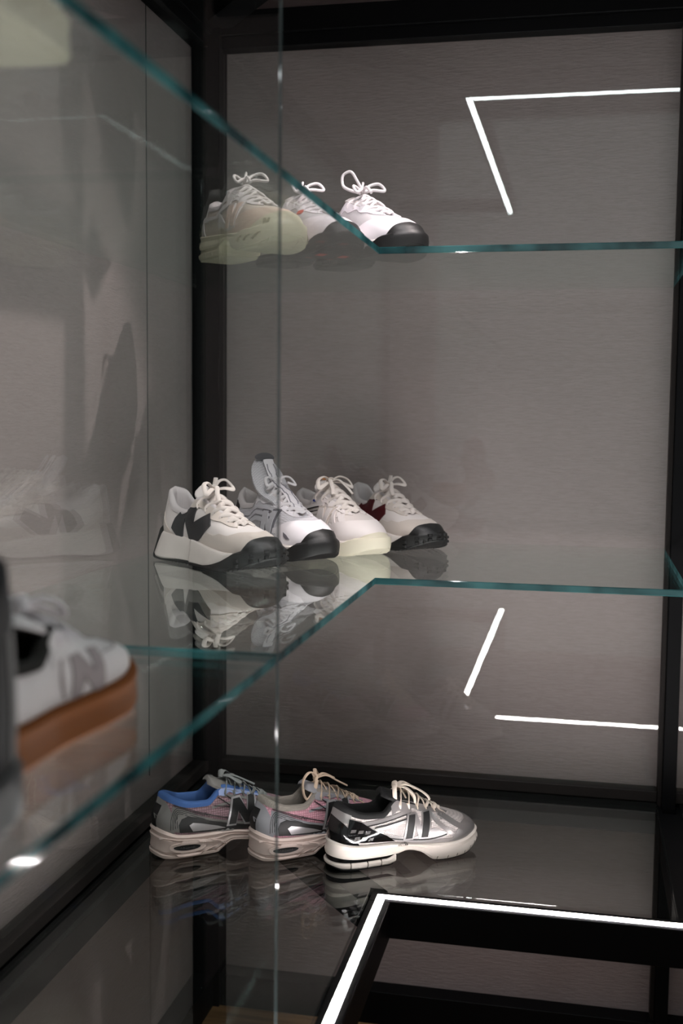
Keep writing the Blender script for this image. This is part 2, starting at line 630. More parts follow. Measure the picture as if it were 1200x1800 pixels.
WID = [(0, 0), (.03, .022), (.08, .031), (.18, .0355), (.35, .035), (.5, .040), (.65, .047), (.75, .049), (.85, .045), (.93, .034), (.97, .0235), (1, 0)]
RIM_RUN = [  # a, Fx, Rx, Ry, Rz, h1, b1, h2, b2
    (0, 0, .010, 0, .112, .03, .008, .03, .006),
    (.12, .04, .026, .021, .104, .03, .005, .03, .005),
    (.25, .14, .058, .031, .093, .02, .004, .025, .006),
    (.38, .27, .092, .032, .091, .02, .003, .02, .008),
    (.50, .40, .122, .027, .114, .035, .003, .03, .012),
    (.62, .52, .150, .022, .107, .035, .003, .022, .014),
    (.75, .66, .180, .018, .096, .030, .004, .012, .018),
    (.88, .83, .204, .013, .086, .024, .005, .008, .030),
    (1.0, 1.0, .214, 0, .081, .017, .004, .008, .040)]
RIM_WEDGE = [
    (0, 0, .004, 0, .122, .03, .004, .03, .004),
    (.10, .03, .016, .019, .116, .03, .004, .03, .004),
    (.22, .11, .045, .029, .092, .02, .003, .025, .006),
    (.36, .25, .085, .031, .086, .02, .002, .02, .008),
    (.50, .40, .120, .028, .110, .035, .002, .03, .012),
    (.62, .52, .150, .023, .101, .033, .002, .022, .014),
    (.75, .66, .180, .018, .088, .030, .003, .012, .018),
    (.88, .83, .202, .012, .077, .022, .005, .007, .030),
    (1.0, 1.0, .211, 0, .072, .015, .004, .007, .040)]
RIM_COURT = [
    (0, 0, .008, 0, .090, .03, .004, .03, .004),
    (.12, .04, .024, .021, .086, .03, .003, .03, .004),
    (.25, .14, .056, .032, .074, .02, .003, .025, .004),
    (.38, .27, .092, .034, .071, .02, .003, .02, .006),
    (.50, .40, .124, .029, .090, .03, .003, .03, .010),
    (.62, .52, .152, .023, .085, .03, .003, .022, .013),
    (.75, .66, .180, .018, .076, .028, .003, .012, .018),
    (.88, .83, .200, .013, .068, .022, .005, .006, .032),
    (1.0, 1.0, .209, 0, .064, .016, .004, .004, .044)]


class Shoe:
    def __init__(s, label, loc, deg, k=1.0, rim=RIM_RUN, wid=1.0, zf=None, zbot=None, L=.295, name='sneaker', cat='sneaker', kz=None):
        s.L = L
        s.root = empty(name, loc, math.radians(deg), k)
        s.root.scale = (k, k, kz or k)
        tag(s.root, label, cat)
        q_of = lambda x: math.acos(1 - 2 * min(max(x, 0), 1)) / PI
        s.w = keys([(q_of(x), y * wid) for x, y in WID])
        r = np.array(rim)
        s.qa = pchip(r[:, 0], [q_of(x) for x in r[:, 1]])
        s.R = [pchip(r[:, 0], r[:, i]) for i in range(2, 9)]
        s.zf = keys(zf or [(0, .050), (.15, .045), (.4, .034), (.6, .027), (.8, .027), (1, .042)])
        s.zb = keys(zbot or [(0, .006), (.06, .0), (.7, .0), (.85, .004), (1, .020)])
        s.bv = None

    def foot(s, q, sgn, outset=0.0, scale=1.0):
        q = np.asarray(q, float)
        x = s.L * (1 - np.cos(PI * q)) / 2
        w = s.w(q) * scale
        dq = 1e-3
        qa, qb = np.clip(q - dq, 0, 1), np.clip(q + dq, 0, 1)
        dx = (np.cos(PI * qa) - np.cos(PI * qb)) * s.L / 2
        dw = s.w(qb) - s.w(qa)
        ln = np.sqrt(dx * dx + dw * dw) + 1e-12
        nx, ny = -dw / ln, -sgn * dx / ln
        yc = .008 * (x / s.L) ** 2
        return x + nx * outset, -sgn * w + yc + ny * outset, nx, ny, x

    def S(s, u, t):
        u, t = np.broadcast_arrays(np.asarray(u, float), np.asarray(t, float))
        u = (u + 1) % 2 - 1
        sgn = np.where(u >= 0, 1.0, -1.0)
        a = 1 - np.abs(u)
        q = s.qa(a)
        fx, fy, nx, ny, x0 = s.foot(q, sgn, 0, .95)
        fz = s.zf(x0 / s.L)
        Rx, Ry, Rz, h1, b1, h2, b2 = [g(a) for g in s.R]
        Ry = -sgn * Ry + .003
        P0 = np.stack([fx, fy, fz], -1)
        P3 = np.stack([Rx, Ry, Rz], -1)
        P1 = P0 + np.stack([nx * b1, ny * b1, h1], -1)
        P2 = P3 + np.stack([nx * b2, ny * b2, -h2], -1)
        t = t[..., None]
        return P0 * (1 - t) ** 3 + 3 * P1 * t * (1 - t) ** 2 + 3 * P2 * t * t * (1 - t) + P3 * t ** 3

    def N(s, u, t):
        e = 2e-3
        du = s.S(np.asarray(u) + e, t) - s.S(np.asarray(u) - e, t)
        dt = s.S(u, np.clip(np.asarray(t) + e, 0, 1)) - s.S(u, np.clip(np.asarray(t) - e, 0, 1))
        n = np.cross(du, dt)
        n /= np.linalg.norm(n, axis=-1)[..., None] + 1e-12
        p = s.S(u, t)
        c = p - np.stack([np.clip(p[..., 0], .05, .2), np.zeros_like(p[..., 0]), np.full_like(p[..., 0], .04)], -1)
        sg = np.sign((n * c).sum(-1))
        sg[sg == 0] = 1
        return n * sg[..., None]

    def add(s, name, v, f, m, parent=None, sharp=40, label=None):
        o = mesh_obj(name, v, f, m, parent or s.root, True, sharp)
        if label:
            o['label'] = label
        return o

    # -- main parts
    def upper(s, m):
        u = np.linspace(-1, 1, 121)[:-1]
        t = np.linspace(0, 1, 17)
        P = s.S(u[:, None], t[None, :])
        v, f = grid(P, True)
        f = [tuple(reversed(q)) for q in f]
        s.uv, s.uf = v, f
        return s.add('upper', v, f, m, sharp=60)

    def lining(s, m, pad=.004):
        u = np.linspace(-1, 1, 97)[:-1]
        sg = np.where(u >= 0, 1., -1.)
        a = 1 - np.abs(u)
        P = s.S(u, np.ones_like(u))
        d = s.S(u, np.ones_like(u)) - s.S(u, np.full_like(u, .95))
        cx = np.clip(P[:, 0], .06, .17)
        inn = np.stack([cx - P[:, 0], -P[:, 1], 0 * cx], -1)
        inn /= np.linalg.norm(inn, axis=1)[:, None] + 1e-9
        upv = np.array((0, 0, 1.))
        q = s.qa(a)
        fx, fy, nx, ny, x0 = s.foot(q, sg, 0, .72)
        bot = np.stack([np.clip(fx, .02, s.L - .04), fy, s.zf(x0 / s.L) * .55 + .006], -1)
        rings = [s.S(u, np.full_like(u, .93)) + s.N(u, np.full_like(u, .93)) * .0012,
                 P - inn * .0016 - upv * 0, P + upv * pad * .7, P + inn * pad + upv * pad, P + inn * pad * 1.9 + upv * pad * .5,
                 P + inn * pad * 2.3 - upv * .006, P + inn * pad * 2.3 - upv * .018]
        rings.append(.4 * rings[-1] + .6 * bot)
        rings.append(bot)
        G = np.stack(rings, 1)
        v, f = grid(G, True)
        nb = len(u)
        mm = len(rings)
        half = nb // 2
        # insole strip between both sides
        for i in range(1, half - 1):
            j = nb - i
            f.append((i * mm + mm - 1, (i + 1) * mm + mm - 1, ((j - 1) % nb) * mm + mm - 1, (j % nb) * mm + mm - 1))
        return s.add('lining', v, f, m, sharp=80)

    def sole(s, name, m, levels, ztop=None, zbot=None, q0=0.0, q1=1.0, parent=None, n=64, out=None, sharp=35):
        """closed slab around the footprint. levels: (v, outset) from top 0 to bottom 1"""
        q = np.linspace(q0, q1, n)
        ztop = ztop or (lambda x: s.zf(x) + .004)
        zbot = zbot or s.zb
        v, f = [], []
        idx = {}
        for sgn in (1., -1.):
            for li, (vv, o) in enumerate(levels):
                oo = o if out is None else o + out(q, vv)
                x, y, nx, ny, x0 = s.foot(q, sgn, oo)
                z = ztop(x0 / s.L) * (1 - vv) + zbot(x0 / s.L) * vv
                idx[(sgn, li)] = len(v)
                v += np.stack([x, y, z], -1).tolist()
        nl = len(levels)
        for sgn in (1., -1.):
            for li in range(nl - 1):
                a, b = idx[(sgn, li)], idx[(sgn, li + 1)]
                for i in range(n - 1):
                    ff = (a + i, b + i, b + i + 1, a + i + 1)
                    f.append(ff if sgn > 0 else tuple(reversed(ff)))
        for li, rev in ((0, False), (nl - 1, True)):
            a, b = idx[(1., li)], idx[(-1., li)]
            for i in range(n - 1):
                ff = (a + i, a + i + 1, b + i + 1, b + i)
                f.append(tuple(reversed(ff)) if rev else ff)
        # ends
        for i in (0, n - 1):
            for li in range(nl - 1):
                f.append((idx[(1., li)] + i, idx[(1., li + 1)] + i, idx[(-1., li + 1)] + i, idx[(-1., li)] + i))
        o = s.add(name, v, f, m, parent, sharp)
        bm = bmesh.new()
        bm.from_mesh(o.data)
        bmesh.ops.remove_doubles(bm, verts=bm.verts[:], dist=1e-5)
        bmesh.ops.recalc_face_normals(bm, faces=bm.faces[:])
        bm.to_mesh(o.data)
        bm.free()
        s.sv = [tuple(p.co) for p in o.data.vertices]
        s.sf = [tuple(p.vertices) for p in o.data.polygons]
        return o

    def bvh(s):
        if s.bv is None:
            n = len(s.uv)
            v = [tuple(p) for p in s.uv] + list(getattr(s, 'sv', []))
            f = list(s.uf) + [tuple(i + n for i in q) for q in getattr(s, 'sf', [])]
            s.bv = BVHTree.FromPolygons(v, f)
        return s.bv

    def hit(s, x, z, sgn):
        b = s.bvh()
        r = b.ray_cast(Vector((x, -sgn * .3, z)), Vector((0, sgn, 0)))
        if r[0] is None or r[0].y * -sgn < 0:
            r = b.find_nearest(Vector((x, -sgn * .05, z)))
        p, n = r[0], r[1]
        if n.y * -sgn < 0:
            n = -n
        return p, n

    def band(s, name, m, u0, u1, tlo, thi, off=.0014, nu=40, nt=8, parent=None, both=False, sharp=50, label=None):
        """raised overlay that follows the upper between two curves"""
        res = None
        for k in ((1, -1) if both else (1,)):
            u = np.linspace(u0, u1, nu)
            lo = tlo(u) if callable(tlo) else np.full(nu, tlo)
            hi = thi(u) if callable(thi) else np.full(nu, thi)
            T = lo[:, None] + (hi - lo)[:, None] * np.linspace(0, 1, nt)[None, :]
            U = np.repeat(u[:, None], nt, 1) * k
            P = s.S(U, T)
            Nn = s.N(U, T)
            O = np.full((nu, nt), off)
            P1 = P + Nn * O[..., None]
            # border skirt
            full = np.zeros((nu + 2, nt + 2, 3))
            full[1:-1, 1:-1] = P1
            base = P - Nn * .001
            full[0, 1:-1], full[-1, 1:-1] = base[0], base[-1]
            full[1:-1, 0], full[1:-1, -1] = base[:, 0], base[:, -1]
            full[0, 0], full[0, -1], full[-1, 0], full[-1, -1] = base[0, 0], base[0, -1], base[-1, 0], base[-1, -1]
            v, f = grid(full)
            if k > 0:
                f = [tuple(reversed(q)) for q in f]
            o = s.add(name, v, f, m, parent, sharp, label)
            res = res or o
        return res

    def patch(s, name, m, poly, off=.0015, both=True, parent=None, res=.007, label=None, sides=None):
        """raised overlay cut to a side-view outline and laid on the upper or midsole"""
        first = None
        for sgn in (sides or ((1, -1) if both else (1,))):
            bm = bmesh.new()
            vs = [bm.verts.new((x, 0, z)) for x, z in poly]
            try:
                bm.faces.new(vs)
            except ValueError:
                bm.free()
                continue
            bmesh.ops.triangulate(bm, faces=bm.faces[:])
            for _ in range(4):
                es = [e_ for e_ in bm.edges if e_.calc_length() > res]
                if not es:
                    break
                bmesh.ops.subdivide_edges(bm, edges=es, cuts=1)
                bmesh.ops.triangulate(bm, faces=[f_ for f_ in bm.faces if len(f_.verts) > 3])
            bm.verts.ensure_lookup_table()
            nv = len(bm.verts)
            v, low = [], {}
            bnd = [e_ for e_ in bm.edges if len(e_.link_faces) == 1]
            hits = [s.hit(q.co.x, q.co.z, sgn) for q in bm.verts]
            for p, n in hits:
                v.append(p + n * off)
            f = [tuple(q.index for q in ff.verts) for ff in bm.faces]
            for e_ in bnd:
                for q in e_.verts:
                    if q.index not in low:
                        p, n = hits[q.index]
                        low[q.index] = len(v)
                        v.append(p - n * .001)
                a, b = e_.verts[0].index, e_.verts[1].index
                f.append((a, b, low[b], low[a]))
            bm.free()
            o = s.add(name, v, f, m, parent, 50, label)
            first = first or o
        return first

    def text(s, body, m, cx, cz, h, sl=0.0, rot=0.0, off=.0012, parent=None, name='lettering', sides=(1, -1)):
        cu = bpy.data.curves.new('t', 'FONT')
        cu.body = body
        cu.align_x, cu.align_y = 'CENTER', 'CENTER'
        cu.size = h * 1.4
        cu.shear = sl
        cu.resolution_u = 3
        to = bpy.data.objects.new('t', cu)
        me = to.to_mesh()
        pts = [(q.co.x, q.co.y) for q in me.vertices]
        fs = [tuple(q.vertices) for q in me.polygons]
        to.to_mesh_clear()
        bpy.data.objects.remove(to)
        bpy.data.curves.remove(cu)
        c, sn = math.cos(rot), math.sin(rot)
        for sgn in sides:
            v = []
            for (x, z) in pts:
                X = x * c - z * sn
                Z = x * sn + z * c
                p, n = s.hit(cx + X * sgn, cz + Z, sgn)
                v.append(p + n * off)
            s.add(name, v, fs, m, parent)

    def toe_wrap(s, name, m, tv, q0=.62, outset=.008, zb=None, off=.0036, zt=None):
        of = outset if callable(outset) else (lambda q_: outset)
        """rubber that climbs from the ground over the midsole wall and up the toe; tv(a): height on the upper"""
        q = np.concatenate([np.linspace(q0, 1, 34)])
        uu = []
        # invert qa
        aa = np.linspace(0, 1, 800)
        qq = s.qa(aa)
        a_of = lambda z: np.interp(z, qq, aa)
        rows = []
        for sgn in (1., -1.):
            rng = q if sgn > 0 else q[::-1][1:]
            for qi in rng:
                a = float(a_of(qi))
                u = sgn * (1 - a)
                if abs(u) < 1e-6:
                    u = 1e-6 * sgn
                h = float(tv(a))          # -1..0 on the midsole wall, 0..1 on the upper
                col = []
                ot = float(of(qi))
                x, y, nx, ny, x0 = s.foot(qi, sgn, ot)
                zb_ = float((zb or s.zb)(x0 / s.L))
                zt_ = float(s.zf(x0 / s.L)) + .004
                top = zb_ + (zt_ - zb_) * min(1, 1 + min(0, h))
                xi, yi, _, _, _ = s.foot(qi, sgn, ot - .010)
                col.append((float(xi), float(yi), zb_ - .0003))
                for k in range(5):
                    fr_ = k / 4
                    bl = .003 * (1 - math.sin(PI * (.12 + .60 * fr_)))
                    col.append((float(x - nx * bl), float(y - ny * bl), zb_ + (top - zb_) * fr_))
                hh = max(0., h)
                for k in range(1, 6):
                    tt = .10 + (hh - .10) * k / 5 if hh > .1 else .1
                    if hh <= 0:
                        xx, yy2, _, _, _ = s.foot(qi, sgn, ot - .003 * k / 5)
                        col.append((float(xx), float(yy2), top + .0005))
                    else:
                        p = s.S(u, tt) + s.N(np.array([u]), np.array([tt]))[0] * off
                        col.append(tuple(p))
                p = s.S(u, max(hh, .08)) - s.N(np.array([u]), np.array([max(hh, .08)]))[0] * .001
                col.append(tuple(p))
                rows.append(col)
        P = np.array(rows)
        v, f = grid(P)
        # underside
        nrow, mm = P.shape[:2]
        for i in range(nrow // 2):
            j = nrow - 1 - i
            if j - i > 1:
                f.append((i * mm, (i + 1) * mm, (j - 1) * mm, j * mm))
        return s.add(name, v, f, m, sharp=45)

    def tongue(s, m, top, w0=.016, w1=.029, lift=.006, th=.006, droop=.010, parent=None, mid=None):
        """top: (x, z) of the tongue's upper end"""
        Rx, Rz = float(s.R[0](1.0)), float(s.R[2](1.0))
        x5, z5 = float(s.R[0](.5)), float(s.R[2](.5))
        path = [(Rx + .012, .003, Rz - .006), (Rx - .02, .003, Rz + .006 + lift * .5), ((Rx + x5) / 2, .003, (Rz + z5) / 2 + lift + .004)]
        path += [(x5 + .004, .003, z5 + lift + .004)]
        if mid:
            path.append((mid[0], .003, mid[1]))
        path.append((top[0], .003, top[1]))
        c = catmull(path, 6)
        s.tc = c
        n = len(c)
        T = np.gradient(c, axis=0)
        T /= np.linalg.norm(T, axis=1)[:, None]
        Nn = np.stack([-T[:, 2], 0 * T[:, 0], T[:, 0]], -1)
        Nn *= np.sign(Nn[:, 2] + Nn[:, 0] * .3)[:, None]
        s.tn = Nn
        K = np.linspace(-1, 1, 11)
        rings = []
        for i in range(n):
            fr_ = i / (n - 1)
            w = w0 + (w1 - w0) * min(1, fr_ * 1.35)
            endr = 1.0 if fr_ < .8 else math.sqrt(max(0.02, 1 - ((fr_ - .8) / .2) ** 2 * .8))
            ring = []
            for kk in K:
                ring.append(c[i] + np.array((0, kk * w * endr, 0)) - Nn[i] * droop * kk * kk)
            for kk in K[::-1]:
                ring.append(c[i] + np.array((0, kk * w * endr * .97, 0)) - Nn[i] * (droop * kk * kk + th * (1 - .5 * kk * kk)))
            rings.append(ring)
        P = np.array(rings)
        m_ = P.shape[1]
        v = P.reshape(-1, 3).tolist()
        f = []
        for i in range(n - 1):
            for k in range(m_):
                k2 = (k + 1) % m_
                f.append((i * m_ + k, i * m_ + k2, (i + 1) * m_ + k2, (i + 1) * m_ + k))
        f.append(tuple((n - 1) * m_ + k for k in range(m_)))
        f.append(tuple(m_ - 1 - k for k in range(m_)))
        return s.add('tongue', v, f, m, parent, 50)

    def tonguepoint(s, x):
        i = int(np.argmin(np.abs(s.tc[:, 0] - x)))
        return s.tc[i], s.tn[i]

    def laces(s, m, rows=6, a0=.52, a1=.93, hw=.0034, ht=.0015, bow=None, round_=False, arch=.004, name='laces', jitter=.0012):
        v, f = [], []
        A_ = np.linspace(a0, a1, rows)
        rnd = random.Random(int(rows * 100 + a0 * 1000))

        def eye(a, sg, t=.93, off=.002):
            u = sg * (1 - a)
            return s.S(u, t) + s.N(np.array([u]), np.array([t]))[0] * off
        for i in range(rows):
            pr, pl = eye(A_[i], 1), eye(A_[i], -1)
            prs, pls = eye(A_[i], 1, .80, .0), eye(A_[i], -1, .80, .0)
            j = min(i + 1, rows - 1)
            if i < rows - 1:
                for sg in (1, -1):
                    a_, b_ = eye(A_[i], sg), eye(A_[j], -sg)
                    in_ = eye(A_[i], sg, .84, -.001)
                    x = (a_[0] + b_[0]) / 2
                    c, n = s.tonguepoint(x)
                    h = arch + (.0018 if sg > 0 else 0) + rnd.uniform(0, jitter)
                    mid = c + n * h
                    mid[1] = .003
                    q1 = .5 * a_ + .5 * mid + n * .0035
                    q2 = .5 * b_ + .5 * mid + n * .0025
                    sweep(catmull([in_, a_, q1, mid, q2, b_ - n * .002], 5), hw, ht, n, 8, v, f)
            else:
                c, n = s.tonguepoint(pr[0])
                mid = c + n * arch
                sweep(catmull([prs, pr, .5 * pr + .5 * mid + n * .003, mid, .5 * pl + .5 * mid + n * .003, pl, pls], 5), hw, ht, n, 8, v, f)
        # bow
        c, n = s.tonguepoint(float(s.R[0](A_[0])) - .002)
        K = c + n * .009
        if bow is None:
            bow = [[(0, 0, 0), (.004, -.018, .010), (.010, -.036, .004), (.020, -.040, -.010), (.016, -.020, -.002), (0, 0, 0)],
                   [(0, 0, 0), (.004, .018, .010), (.010, .036, .004), (.020, .040, -.010), (.016, .020, -.002), (0, 0, 0)],
                   [(0, 0, 0), (.015, -.010, .004), (.034, -.016, -.010), (.046, -.022, -.022)],
                   [(0, 0, 0), (.015, .010, .004), (.032, .018, -.008), (.044, .026, -.022)]]
        for b in bow:
            sweep(catmull([K + np.array(p) for p in b], 7), hw * .95, ht * 1.15, (0, 0, 1), 8, v, f)
        if bow:
            sweep(catmull([K + np.array(p) for p in ((-.003, -.006, -.003), (-.001, -.004, .004), (.001, .003, .005), (.002, .007, -.002))], 4), hw * 1.25, ht * 2, (0, 0, 1), 8, v, f)
        o = s.add(name, v, f, m, sharp=70)
        # eyelets
        ev, ef = [], []
        for a in A_:
            for sg in (1, -1):
                u = sg * (1 - a)
                p = s.S(u, .90)
                n_ = s.N(np.array([u]), np.array([.90]))[0]
                t1 = np.cross(n_, (0, 0, 1.))
                t1 /= np.linalg.norm(t1)
                t2 = np.cross(n_, t1)
                b0 = len(ev)
                for k in range(8):
                    an = 2 * PI * k / 8
                    ev.append(tuple(p + n_ * .0026 + (t1 * math.cos(an) + t2 * math.sin(an)) * .0022))
                ef.append(tuple(range(b0, b0 + 8)))
        s.eyelets = s.add('eyelets', ev, ef, mat('eyelet_dark', '#2a2826', .6))
        s.eyelets['kind'] = 'stuff'
        return o

    def tread(s, m, dx=.016, ny=4, h=.003, x0=.012, x1=.285, gap=.25, skip=None, name='tread', sh=.004, outset=0.0):
        """rubber blocks under the outsole, joined"""
        v, f = [], []
        x = x0
        r = 0
        while x < x1:
            q = math.acos(1 - 2 * min(.999, x / s.L)) / PI
            w = float(s.w(q)) + outset
            yc = .008 * (x / s.L) ** 2
            if not (skip and skip[0] < x < skip[1]):
                z = float(s.zb(x / s.L))
                for k in range(ny):
                    c0 = -1 + 2 * (k + gap / 2) / ny
                    c1 = -1 + 2 * (k + 1 - gap / 2) / ny
                    ya, yb = yc + c0 * w, yc + c1 * w
                    xa, xb = x, x + dx * (1 - gap)
                    o = (abs(c0 + c1) - 1) * sh
                    z2 = float(s.zb(xb / s.L))
                    b = len(v)
                    v += [(xa + o, ya, z + .002), (xb + o, ya, z2 + .002), (xb + o, yb, z2 + .002), (xa + o, yb, z + .002)]
                    v += [(xa + o + .001, ya + .001, z - h), (xb + o - .001, ya + .001, z2 - h), (xb + o - .001, yb - .001, z2 - h), (xa + o + .001, yb - .001, z - h)]
                    f += [(b + i_, b + (i_ + 1) % 4, b + 4 + (i_ + 1) % 4, b + 4 + i_) for i_ in range(4)]
                    f.append((b + 4, b + 5, b + 6, b + 7))
            x += dx
            r += 1
        o = s.add(name, v, f, m, sharp=20)
        o['kind'] = 'stuff'
        return o


def deg_u(a):
    return 1 - a


# ------------------------------------------------------------------ shoe materials
def M(n, c, r=.6, **k):
    return mat(n, c, r, **k)


OFFWHITE = M('offwhite_leather', '#e6dedb', .5, bump='noise', scale=700, strength=.08)
WHITE = M('white_leather', '#ebe6ea', .42, bump='noise', scale=900, strength=.05)
SUEDE = M('cream_suede', '#d8ccc3', .95, bump='noise', scale=900, strength=.35, var=.15, sheen=.3)
CREAM = M('cream_leather', '#e9e1df', .55, bump='noise', scale=600, strength=.1)
CREAMSOLE = M('cream_rubber', '#d9d2bd', .5)
FOAM = M('offwhite_foam', '#ddd5cf', .65, bump='noise', scale=1200, strength=.05)
PINKFOAM = M('pale_pink_foam', '#cdb9b1', .55)
RUBBER = M('black_rubber', '#121212', .5, bump='noise', scale=400, strength=.1)
CHARCOAL = M('charcoal_leather', '#3a3a3c', .35, bump='noise', scale=800, strength=.12)
MAROON = M('maroon_leather', '#4a0f16', .35, bump='noise', scale=800, strength=.12)
GREYLINE = M('grey_stitch', '#6a6464', .7)
LININGWHITE = M('white_mesh_lining', '#cfc8c8', .9, bump='mesh', scale=500, strength=.2)
LACECREAM = M('cream_lace', '#ddd3cd', .85, bump='noise', scale=1500, strength=.25)
LACEWHITE = M('white_lace', '#e2dee0', .85, bump='noise', scale=1500, strength=.25)
LACEGREY = M('grey_lace', '#7d807f', .85, bump='noise', scale=1500, strength=.25)
SILVER = M('silver_synthetic', '#b4b2b4', .3, metal=.55)
GREYSYN = M('grey_synthetic', '#77747a', .4, metal=.25)
GLOSSBLACK = M('gloss_black', '#060607', .12, coat=.6)
BLACKTXT = M('black_print', '#0a0a0b', .5)


# ------------------------------------------------------------------ the sneakers
def au(ks):
    """height curve over |u| (0 = toe, 1 = heel)"""
    g = keys(ks)
    return lambda u: g(np.abs((np.asarray(u, float) + 1) % 2 - 1))


def sstep(x, a, b):
    t = np.clip((x - a) / (b - a), 0, 1)
    return t * t * (3 - 2 * t)


def oval(cx, cz, rx, rz, n=18, p=1.0, rot=0.0):
    out = []
    for i in range(n):
        a = 2 * PI * i / n
        x, z = rx * math.cos(a), rz * math.copysign(abs(math.sin(a)) ** p, math.sin(a))
        out.append((cx + x * math.cos(rot) - z * math.sin(rot), cz + x * math.sin(rot) + z * math.cos(rot)))
    return out


def wedge_sneaker(label, loc, deg, k, logo, kz):
    s = Shoe(label, loc, deg, k, rim=RIM_WEDGE, kz=kz,
             zf=[(0, .047), (.2, .044), (.4, .039), (.6, .031), (.8, .027), (1, .035)],
             zbot=[(0, .016), (.06, .006), (.14, .004), (.75, .004), (.88, .010), (1, .026)])
    s.upper(OFFWHITE)
    s.lining(LININGWHITE, .005)

    def out(q, v):
        return .015 * v * (1 - sstep(q, .10, .36)) + (.0045 + .002 * v) * sstep(q, .425, .437) * (1 - .9 * sstep(q, .6, .95))
    s.sole('midsole', FOAM, [(0, -.004), (.03, .001), (.15, .003), (.5, .004), (.93, .005), (1, .003)], out=out, n=110)
    zo = lambda x: s.zb(x)
    s.sole('outsole', RUBBER, [(0, .004), (.4, .0075), (1, .0065)], ztop=lambda x: s.zb(x) + .002, zbot=lambda x: s.zb(x) - .0025, out=out)
    s.bv = None
    s.tread(RUBBER, dx=.0105, ny=6, h=.004, x0=.0, x1=.285, gap=.3, outset=.007, name='tread')
    s.toe_wrap('toe_rubber', RUBBER, keys([(0, -1), (.62, -1), (.74, -.88), (.82, -.65), (.87, -.25), (.905, .1), (.95, .36), (1, .46)]), q0=.56, outset=lambda q_: .0076 + .0066 * (1 - .9 * sstep(q_, .6, .95)))
    # lug studs on the toe rubber
    for i, a in enumerate((.90, .935, .97, 1.0)):
        for sg in (1, -1):
            if a == 1.0 and sg < 0:
                continue
            q = float(s.qa(a))
            x, y, nx, ny, x0 = s.foot(q, sg, .0070 + .0066 * float(1 - .9 * sstep(q, .6, .95)))
            zb_ = float(s.zb(x0 / s.L))
            for j in range(2):
                z = zb_ + .0035 + j * .0085
                tx, ty = -ny, nx
                v = []
                for (aa, zz, oo) in ((-.005, -.003, 0), (.005, -.003, 0), (.005, .003, 0), (-.005, .003, 0), (-.003, -.002, .0035), (.003, -.002, .0035), (.003, .002, .0035), (-.003, .002, .0035)):
                    v.append((float(x + tx * aa + nx * oo), float(y + ty * aa + ny * oo), z + zz))
                s.add('lug', v, [(0, 1, 5, 4), (1, 2, 6, 5), (2, 3, 7, 6), (3, 0, 4, 7), (4, 5, 6, 7)], RUBBER, sharp=20)
    s.sole('heel_rubber', RUBBER, [(0, .003), (.1, .006), (1, .0065)], ztop=lambda x: s.zf(x) + .012, zbot=lambda x: s.zb(x), q0=0, q1=.13, n=10,
           out=lambda q, v: .015 * v * (1 - sstep(q, .10, .36)))
    s.bv = None
    s.band('toe_overlay', SUEDE, -.43, .43, 0.02, au([(0, .66), (.06, .62), (.14, .47), (.2, .44), (.27, .32), (.33, .32), (.39, .18), (.43, .03)]), nu=70)
    s.band('eyestay', SUEDE, .06, .57, au([(.06, .80), (.2, .78), (.3, .70), (.36, .72), (.42, .86), (.50, .84), (.57, .78)]), 1.0, both=True, off=.0018)
    s.band('heel_overlay', SUEDE, .70, 1.3, 0.02, lambda u: au([(.7, .03), (.78, .28), (.88, .48), (1, .55)])(u), off=.0014)
    s.band('heel_tab', OFFWHITE, .93, 1.07, .45, .97, off=.0024, nu=14)
    N_ = [(.052, .058), (.060, .075), (.076, .089), (.098, .096), (.124, .096), (.119, .071), (.158, .089), (.170, .070), (.142, .047), (.118, .033), (.106, .038), (.093, .078), (.084, .042), (.066, .046)]
    for sg in (1, -1):
        lg = s.patch('side_logo', logo, N_, off=.0026, sides=(sg,))
        s.patch('stitching', GREYLINE, ribbon2d([(.056, .058), (.064, .076), (.081, .0895), (.102, .0965), (.130, .0965)], .0009), off=.0012, sides=(sg,), parent=lg)
    s.tongue(OFFWHITE, (.098, .134), w0=.014, w1=.025, lift=.004, th=.007)
    s.laces(LACECREAM, rows=6, hw=.0046, ht=.0020, bow=[
        [(0, 0, 0), (.004, -.015, .012), (.012, -.030, .010), (.024, -.034, -.004), (.016, -.016, .002), (0, 0, 0)],
        [(0, 0, 0), (.000, .012, .014), (.006, .024, .016), (.020, .030, .002), (.014, .014, .003), (0, 0, 0)],
        [(0, 0, 0), (-.004, .006, .010), (-.006, .010, .020)],
        [(0, 0, 0), (.018, -.006, .006), (.036, -.018, -.004), (.050, -.024, -.016)]])
    return s


